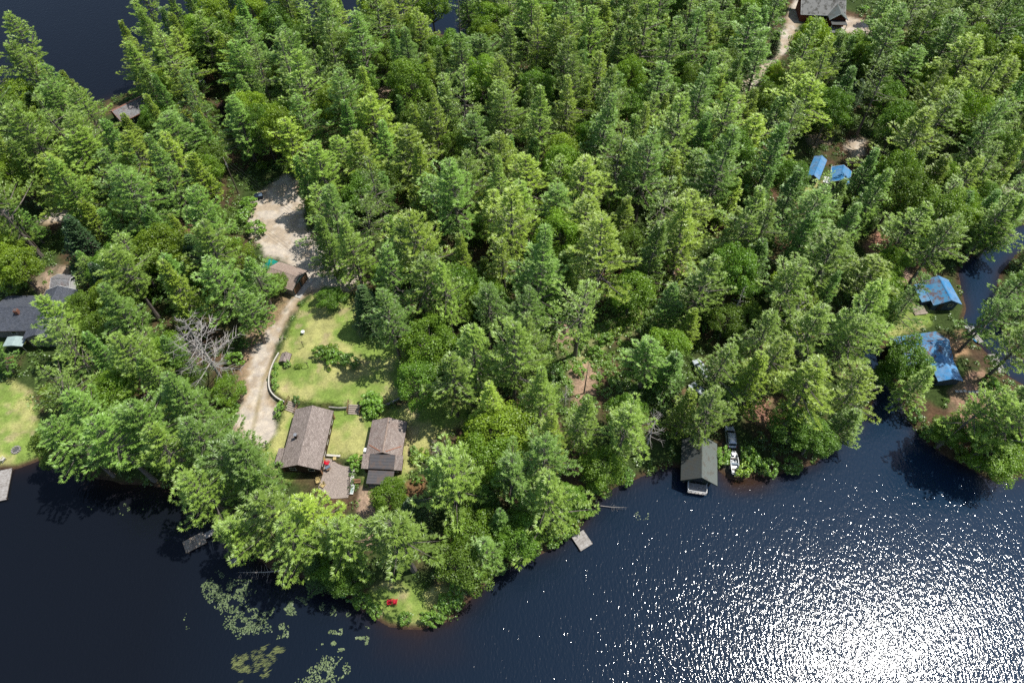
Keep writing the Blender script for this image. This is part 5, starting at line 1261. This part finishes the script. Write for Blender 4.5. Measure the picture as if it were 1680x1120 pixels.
t = thing('side_table', on_patio(549, 752, .4), .1, 'small square yellow table in front of the long patio bench', 'table')
MB().box((0, 0, .48), (.6, .6, .05)).build('table_top', M['yellowwood'], t)
for sx in (-.24, .24):
    for sy in (-.24, .24): MB().box((sx, sy, .23), (.05, .05, .46)).build('leg', M['yellowwood'], t)
x, y, z = G(578, 786); t = thing('stone_edging', (x, y, z), R_(4), 'strip of pale paving stones along the right patio edge', 'stone edging')
for k in range(6):
    m = MB(); m.box((0, -2 + k * .75, .03 + .004 * k), (.55 + .1 * (k % 2), .68, .16)); m.build('paving_stone', M['concrete'], t)
x, y, z = G(586, 790, .4); t = thing('bench', (x, y, z), .05, 'short brown wooden bench right of the patio', 'bench')
MB().box((0, 0, .45), (1.3, .5, .08)).build('seat', M['brownwood'], t); MB().beam((-.65, .27, .75), (.65, .27, .75), .3, .05).build('backrest', M['brownwood'], t)
for s in (-.5, .5): MB().box((s, 0, .2), (.1, .4, .41)).build('leg', M['darkwood'], t)
x, y, z = G(578, 803, .3); t = thing('lounge_chair', (x, y, z), R_(-5), 'white lounge chair at the lower right patio corner', 'lounge chair')
MB().box((0, -.25, .32), (.62, 1.2, .06)).build('seat', M['white'], t); MB().beam((0, .32, .34), (0, .8, .72), .62, .05).build('backrest', M['white'], t)
for sx in (-.26, .26):
    for sy in (-.75, .3): MB().box((sx, sy, .14), (.05, .05, .3)).build('leg', M['metal'], t)
MB().box((0, -.2, .365), (.5, .9, .03)).build('cushion', M['paleteal'], t)
x, y, z = G(574, 798); t = thing('rail_fence', (x, y, z), R_(8), 'short dark rail fence at the lower right side of the patio', 'fence')
for yy in (-1.4, 0, 1.4): MB().box((0, yy, .5), (.1, .1, 1.1)).build('post', M['darkwood'], t)
for zz_ in (.45, .9): MB().box((0.06, 0, zz_), (.04, 2.9, .09)).build('rail', M['darkwood'], t)

# clothes line posts on the lawn
for (px, py, lab) in ((498, 569, 'thin dark clothesline post on the upper lawn, farther one'), (506, 603, 'thin dark clothesline post on the upper lawn, nearer one')):
    x, y, z = G(px, py); t = thing('clothesline_post', (x, y, z), R_(-10), lab, 'post', 'clothesline posts on the lawn')
    MB().tube([(0, 0, -.2), (0, 0, 2.0)], [.07, .055], 8).build('post', M['pole'], t); MB().beam((-.45, 0, 1.85), (.45, 0, 1.85), .07).build('crossbar', M['pole'], t)
x, y, z = G(498, 547); t = thing('garden_ornament', (x, y, z), .3, 'small pale stone ornament on the grass of the upper lawn', 'ornament')
MB().tube([(0, 0, 0), (0, 0, .1), (0, 0, .5), (0, 0, .62)], [.22, .14, .1, .26], 10).build('pedestal', M['offwhite'], t); MB().tube([(0, 0, .62), (0, 0, .70)], [.38, .42], 12).build('basin', M['white'], t)
x, y, z = G(27, 738); t = thing('fire_pit', (x, y, z), 0, 'ring of grey stones around ashes on the left lawn', 'fire pit')
for k in range(12):
    a = k * .5236; MB().box((.72 * math.cos(a), .72 * math.sin(a), .13), (.33, .26, .3 + .04 * (k % 3)), a + .2 * (k % 2), .8).build('stone', M['stone'], t)
MB().tube([(0, 0, -.02), (0, 0, .05)], [.6, .55], 14).build('ash_bed', M['ash'], t)

# ------------------------------------------------------------------ docks
def dock(name, cx, cy, rz, W_, L_, label, mat='dock', z=.42, gang=None):
    t = thing(name, (cx, cy, 0), R_(rz), label, 'dock')
    MB().box((0, 0, z), (W_, L_, .09)).build('deck', M[mat], t)
    m = MB()
    for s in (-1, 1): m.box((s * (W_ / 2 - .06), 0, z - .14), (.08, L_ - .05, .18))
    for s in (-1, 1): m.box((0, s * (L_ / 2 - .06), z - .14), (W_ - .22, .08, .18))
    m.build('frame', M['pole'], t)
    for sx in (-1, 1):
        for sy in (-1, 1): MB().tube([(sx * (W_ / 2 + .05), sy * (L_ / 2 - .3), -1.6), (sx * (W_ / 2 + .05), sy * (L_ / 2 - .3), z + .22)], .06, 8).build('post', M['pole'], t)
    if gang:
        gx_, gy_, gl, ga = gang
        m = MB(); m.box((gx_, gy_, z + .02), (1.1, gl, .07), R_(ga)); m.build('gangway', M['dock'], t)
cx, cy = at(319, 889, .45); dock('dock', cx, cy, -58, 2.3, 3.6, 'old stained square dock off the left bank of the point', 'olddock', .42, (-.1, 3.3, 2.9, 0))
cx, cy = at(955, 886, .45); dock('dock', cx, cy, 31, 2.5, 2.9, 'small pale grey dock below the right bank of the point', 'dock')
cx, cy = at(5, 795, .45); dock('dock', cx, cy, 14, 2.1, 6.4, 'grey plank dock below the left lawn at the picture edge', 'dock')
cx, cy = at(1635, 596, .45); dock('dock', cx, cy, 3, 1.9, 4.6, 'grey dock carrying a white chair right of the blue roofed house', 'dock')
cx, cy = at(384, 918, .45); dock('dock', cx, cy, -45, .9, 1.5, 'little grey landing board at the bank beside the fallen tree', 'dock', .3)
cx, cy = at(1600, 551, .45); dock('dock', cx, cy, 20, 1.3, 3.6, 'narrow dock between the kayaks behind the blue roofed house', 'dock')
cx, cy = at(1636, 603, .55); chair('garden_chair', (cx, cy, .465), 200, 'white', 'white chair on the dock right of the blue roofed house')
def kayak(px, py, rz, mat, label, L=3.4, w=.7, z=.1):
    x, y = at(px, py, z); t = thing('kayak', (x, y, z), R_(rz), label, 'kayak')
    m = MB(); n = 11; vs = []
    for i in range(n):
        u = -1 + 2 * i / (n - 1); ww = w / 2 * max(.05, (1 - abs(u) ** 2.4)); zz_ = .12 * abs(u) ** 3
        vs += [(-ww, u * L / 2, .22 + zz_), (-ww * .75, u * L / 2, .02 + zz_), (0, u * L / 2, -.06 + zz_), (ww * .75, u * L / 2, .02 + zz_), (ww, u * L / 2, .22 + zz_), (0, u * L / 2, .30 + zz_ * .6)]
    fs = []
    for i in range(n - 1):
        for k in range(6): fs.append((i * 6 + k, i * 6 + (k + 1) % 6, (i + 1) * 6 + (k + 1) % 6, (i + 1) * 6 + k))
    fs += [tuple(range(6)), tuple(range((n - 1) * 6 + 5, (n - 1) * 6 - 1, -1))]
    m.add(vs, fs); m.build('hull', M[mat], t, True)
    c = MB(); c.tube([(0, -.15, .24), (0, -.15, .335)], [.2, .24], 12); c.build('cockpit', M['black'], t)
kayak(1591, 538, 84, 'white', 'white kayak with dark cockpit lying by the narrow dock', 3.6, .85, .12)
kayak(1594, 553, 12, 'blueplastic', 'bright blue kayak lying beside the narrow dock', 3.2, .8, .12)
x, y, z = G(590, 937, .4); t = thing('canoe', (x, y, z + .05), R_(50), 'blue-grey upturned canoe in the shade above the point', 'canoe')
m = MB(); n = 13; vs = []
for i in range(n):
    u = -1 + 2 * i / (n - 1); ww = .45 * max(.04, 1 - abs(u) ** 2.6)
    vs += [(-ww, u * 2.3, .02 - .1 * abs(u) ** 4 + .1), (-ww * .8, u * 2.3, .32), (0, u * 2.3, .42 - .06 * abs(u) ** 3), (ww * .8, u * 2.3, .32), (ww, u * 2.3, .12)]
m.add(vs, [(i * 5 + k, i * 5 + k + 1, (i + 1) * 5 + k + 1, (i + 1) * 5 + k) for i in range(n - 1) for k in range(4)]); m.build('hull', M['bluegrey'], t, True)
MB().beam((0, -2.2, .43), (0, 2.2, .43), .04, .03).build('keel', M['metal'], t)
for (px, py, lab) in ((1613, 640, 'upper of three dark stones at the bank beside the sandy clearing'), (1620, 647, 'middle of three dark stones at the bank beside the sandy clearing'), (1624, 658, 'lower of three dark stones at the bank beside the sandy clearing')):
    x, y, z = G(px, py); m = MB(); m.box((0, 0, .25), (1.1, .9, .3), .5, .75).box((0, 0, .0), (1.25, 1.0, .3), .3, .95); o = m.build('boulder', M['stone'], None, False, .12); o.location = (x, y, z); tag(o, lab, 'boulder', 'stones by the sandy clearing')
x, y, z = G(1590, 643); t = thing('stepping_stones', (x, y, z), R_(-4), 'row of pale stepping stones crossing the sandy clearing', 'stepping stones')
for k in range(7): MB().box((-2.4 + k * .8, .08 * (k % 3), .02 + .003 * k), (.62, .5, .12), .2 * (k % 4)).build('slab', M['concrete'], t)

# ------------------------------------------------------------------ vehicles
def loft(m, secs):
    n = len(secs[0]); o = len(m.v)
    for s in secs: m.v += [tuple(p) for p in s]
    for i in range(len(secs) - 1):
        for k in range(n): m.f.append((o + i * n + k, o + i * n + (k + 1) % n, o + (i + 1) * n + (k + 1) % n, o + (i + 1) * n + k))
    m.f.append(tuple(o + k for k in range(n))[::-1]); m.f.append(tuple(o + (len(secs) - 1) * n + k for k in range(n)))
def suv(loc, rz, paint, label):
    t = thing('parked_car', loc, R_(rz), label, 'car')
    def sec(y, w, z0, z1): return [(-w * .92, y, z0), (-w, y, z0 + .12), (-w, y, z1 - .16), (-w * .93, y, z1 - .03), (-w * .7, y, z1), (w * .7, y, z1), (w * .93, y, z1 - .03), (w, y, z1 - .16), (w, y, z0 + .12), (w * .92, y, z0)]
    m = MB(); loft(m, [sec(-2.28, .78, .42, .86), sec(-2.2, .86, .3, 1.02), (sec(-1.6, .92, .26, 1.06)), sec(0, .93, .25, 1.05), sec(1.1, .92, .25, 1.02), sec(1.9, .88, .28, .92), sec(2.22, .8, .34, .78), sec(2.3, .7, .42, .68)])
    m.build('body', M[paint], t, True)
    m = MB()
    def cab(y, w, z): return [(-w, y, 1.0), (-w * .86, y, z - .1), (-w * .78, y, z), (w * .78, y, z), (w * .86, y, z - .1), (w, y, 1.0)]
    m2 = MB(); loft(m2, [[(-.84, -2.05, 1.0), (-.72, -1.8, 1.52), (-.64, -1.72, 1.60), (.64, -1.72, 1.60), (.72, -1.8, 1.52), (.84, -2.05, 1.0)], [(-.86, -1.0, 1.0), (-.75, -1.0, 1.58), (-.67, -1.0, 1.68), (.67, -1.0, 1.68), (.75, -1.0, 1.58), (.86, -1.0, 1.0)],
                         [(-.86, .1, 1.0), (-.75, .0, 1.57), (-.67, -.05, 1.67), (.67, -.05, 1.67), (.75, .0, 1.57), (.86, .1, 1.0)], [(-.82, 1.15, 1.0), (-.72, .45, 1.50), (-.64, .38, 1.57), (.64, .38, 1.57), (.72, .45, 1.50), (.82, 1.15, 1.0)]])
    m2.build('cabin', M[paint], t, True)
    MB().add([(-.7, 1.14, 1.05), (.7, 1.14, 1.05), (.62, .47, 1.53), (-.62, .47, 1.53)], [(0, 1, 2, 3)]).build('windscreen', M['tint'], t).location = (0, .03, .02)
    MB().add([(.68, -2.06, 1.08), (-.68, -2.06, 1.08), (-.6, -1.81, 1.5), (.6, -1.81, 1.5)], [(0, 1, 2, 3)]).build('rear_window', M['tint'], t).location = (0, -.03, .02)
    for s in (-1, 1):
        MB().add([(s * .865, -1.9, 1.08), (s * .865, .85, 1.08), (s * .765, .3, 1.5), (s * .765, -1.75, 1.5)], [(0, 1, 2, 3)]).build('side_window', M['tint'], t).location = (s * .02, 0, 0)
        MB().box((s * .62, 2.22, .74), (.34, .1, .16)).build('headlight', M['white'], t); MB().box((s * .76, -2.2, .88), (.16, .1, .26)).build('tail_light', M['redlamp'], t)
        MB().box((s * 1.0, .72, 1.08), (.2, .12, .14)).build('mirror', M['black'], t); MB().box((s * .62, -.7, 1.7), (.05, 1.8, .05)).build('roof_rail', M['black'], t)
        for y in (-1.42, 1.4):
            w_ = MB().tube([(s * .70, y, .34), (s * .94, y, .34)], .34, 18).build('wheel', M['black'], t); MB().tube([(s * .93, y, .34), (s * .955, y, .34)], .21, 12).build('rim', M['metal'], w_)
    MB().box((0, -2.31, .5), (1.5, .06, .18)).build('bumper', M['black'], t); MB().box((0, -2.29, .8), (.42, .03, .13)).build('number_plate', M['white'], t)
x, y, z = G(1199, 716, .8); suv((x, y, z), -4, 'silver', 'silver car parked nose uphill on the ramp right of the boathouse')
x, y, z = G(1150, 604, .8); suv((x, y, z), 20, 'whitecar', 'upper of two white vehicles showing through trees above the boathouse')
x, y, z = G(1147, 642, .8); suv((x, y, z), 35, 'whitecar', 'lower of two white vehicles showing through trees above the boathouse')
x, y, z = G(1205, 759, .8)
t = thing('boat_trailer', (x, y, z), R_(-6), 'galvanised boat trailer under the aluminium boat on the ramp', 'trailer')
m = MB(); m.beam((-.5, -1.9, .42), (-.5, .9, .42), .08).beam((.5, -1.9, .42), (.5, .9, .42), .08).beam((-.5, .9, .42), (0, 2.2, .45), .08).beam((.5, .9, .42), (0, 2.2, .45), .08).beam((0, 2.2, .45), (0, 3.0, .45), .09).beam((-.8, -.9, .36), (.8, -.9, .36), .08); m.build('frame', M['metal'], t)
for s in (-1, 1):
    w_ = MB().tube([(s * .78, -.9, .3), (s * .98, -.9, .3)], .3, 16).build('wheel', M['black'], t); MB().tube([(s * .97, -.9, .3), (s * .99, -.9, .3)], .17, 10).build('rim', M['metal'], w_)
    MB().box((s * .88, -.9, .64), (.26, .7, .04)).build('mudguard', M['black'], t)
t = thing('motor_boat', (x, y, z + .47), R_(-6), 'flat aluminium motor boat on a trailer at the launching ramp', 'boat')
m = MB(); secs = []
for y_, w_, zb in ((-2.25, .70, .0), (-1, .76, .0), (.4, .76, .01), (1.4, .66, .06), (2.0, .46, .16), (2.35, .22, .30)):
    secs.append([(-w_, y_, .55 + .05 * max(0, y_)), (-w_ * .86, y_, zb), (w_ * .86, y_, zb), (w_, y_, .55 + .05 * max(0, y_)), (w_ - .07, y_, .55 + .05 * max(0, y_)), (w_ * .8 - .05, y_, zb + .08), (-w_ * .8 + .05, y_, zb + .08), (-w_ + .07, y_, .55 + .05 * max(0, y_))])
loft(m, secs); m.build('hull', M['alu'], t)
for y_ in (-1.3, -.2, .9): MB().box((0, y_, .40), (1.28 if y_ < .5 else 1.15, .34, .07)).build('seat', M['greywall'] if y_ != -.2 else M['bluegrey'], t)
MB().box((0, 1.75, .58), (.7, .7, .05)).build('bow_deck', M['metal'], t)
o = MB().box((0, -2.42, .75), (.36, .42, .46), 0, .8).build('outboard_motor', M['white'], t); MB().box((0, -2.44, .2), (.14, .2, .75)).build('shaft', M['black'], o)
for s in (-.45, .45): MB().box((s, -1.9, .5), (.4, .45, .3)).build('locker', M['white'], t)
x, y, z = G(425, 323, .5)
t = thing('waste_bin', (x, y, z), R_(20), 'dark navy lidded bin at the left edge of the gravel parking area', 'bin')
MB().box((0, 0, .55), (1.7, 1.1, 1.1), 0, 1.12).build('bin_body', M['navy'], t)
for s in (-.46, .46): MB().box((s, 0, 1.14), (.86, 1.25, .06)).build('lid', M['navy'] if s < 0 else M['bluegrey'], t)
for sx in (-.6, .6):
    for sy in (-.4, .4): MB().tube([(sx - .04, sy, .06), (sx + .04, sy, .06)], .07, 8).build('castor', M['black'], t)
x, y, z = G(325, 133, .8); suv((x, y, z), 60, 'silver', 'small silver car half hidden under trees near the upper lake cabin')

# ------------------------------------------------------------------ poles and lines
def pole(px, py, h, rz, label):
    x, y, z = G(px, py); t = thing('utility_pole', (x, y, z), R_(rz), label, 'utility pole')
    MB().tube([(0, 0, -.3), (0, 0, h)], [.17, .11], 10).build('pole_shaft', M['pole'], t)
    MB().box((0, 0.12, h - .6), (2.4, .1, .12)).build('crossarm', M['pole'], t)
    for s in (-1.05, 0, 1.05): MB().tube([(s, .12, h - .54), (s, .12, h - .3)], [.05, .07], 8).build('insulator', M['offwhite'], t)
    MB().tube([(.25, .05, h - 2.2), (.25, .05, h - 1.3)], .2, 10).build('transformer', M['metal'], t)
    return (x, y, z + h)
A = pole(391, 317, 10.5, -60, 'utility pole with crossarm at the upper left of the parking area')
B = pole(1073, 436, 10, -80, 'utility pole standing among pines above the brushy opening')
Cc = pole(1610, 330, 10, -75, 'utility pole by the road at the right edge')
Dd = pole(66, 412, 9, 60, 'leaning utility pole near the small white shed')
E_ = pole(600, 470, 9, 70, 'utility pole in the trees at the corner of the gravel lot')
def wire(p, q, sag, label, off=0):
    pts = [(p[0] + (q[0] - p[0]) * u, p[1] + (q[1] - p[1]) * u + off, p[2] - .3 + (q[2] - p[2]) * u - sag * 4 * u * (1 - u)) for u in np.linspace(0, 1, 17)]
    c = pts[8]; o = MB().tube([(a - c[0], b - c[1], d - c[2]) for a, b, d in pts], .022, 5).build('power_line', M['wire']); o.location = c
    tag(o, label, 'power line')
for k, nm in enumerate(('near', 'middle', 'far')):
    wire(A, E_, .8, f'{nm} strand of the wires sagging over the gravel lot', (k - 1) * .9)
    wire(E_, B, 1.0, f'{nm} strand of the wires above the brushy opening', (k - 1) * .9)
wire(B, Cc, 1.6, 'long wire running through the right-hand forest'); wire(Cc, (Cc[0] + 45, Cc[1] + 4, Cc[2] + 4), .6, 'pale wire crossing to the right picture edge'); wire(Dd, A, 1.2, 'wire strung from the leaning pole to the parking area pole')
# ------------------------------------------------------------------ camera, sun, sky
cd = bpy.data.cameras.new('camera'); cam = bpy.data.objects.new('camera', cd); C.objects.link(cam)
cam.location = (0, 0, CAM_H); cam.rotation_euler = (math.pi / 2 - PITCH, 0, 0)
cd.lens = 24; cd.sensor_width = 36; cd.clip_end = 6000; cd.clip_start = 1
sc = bpy.context.scene; sc.camera = cam
sc.cycles.use_denoising = False
EL, AZ = R_(62.5), R_(20.5)        # sun height, and its bearing counted from +x towards +y
sd_ = bpy.data.lights.new('sun', 'SUN'); so = bpy.data.objects.new('sun', sd_); C.objects.link(so)
sd_.energy = 5.0; sd_.angle = R_(.53); sd_.color = (1, .965, .90)
so.rotation_euler = (math.pi / 2 - EL, 0, AZ + math.pi / 2)
so.location = (60, 30, 150)
w = bpy.data.worlds.new('World'); sc.world = w; w.use_nodes = True
nt = w.node_tree; bg = nt.nodes['Background']
sk = nt.nodes.new('ShaderNodeTexSky'); sk.sky_type = 'NISHITA'; sk.sun_disc = False
sk.sun_elevation = EL; sk.sun_rotation = math.pi / 2 - AZ
nt.links.new(sk.outputs[0], bg.inputs['Color']); bg.inputs['Strength'].default_value = .12
sc.view_settings.view_transform = 'Standard'; sc.view_settings.look = 'None'; sc.view_settings.exposure = 0; sc.view_settings.gamma = 1
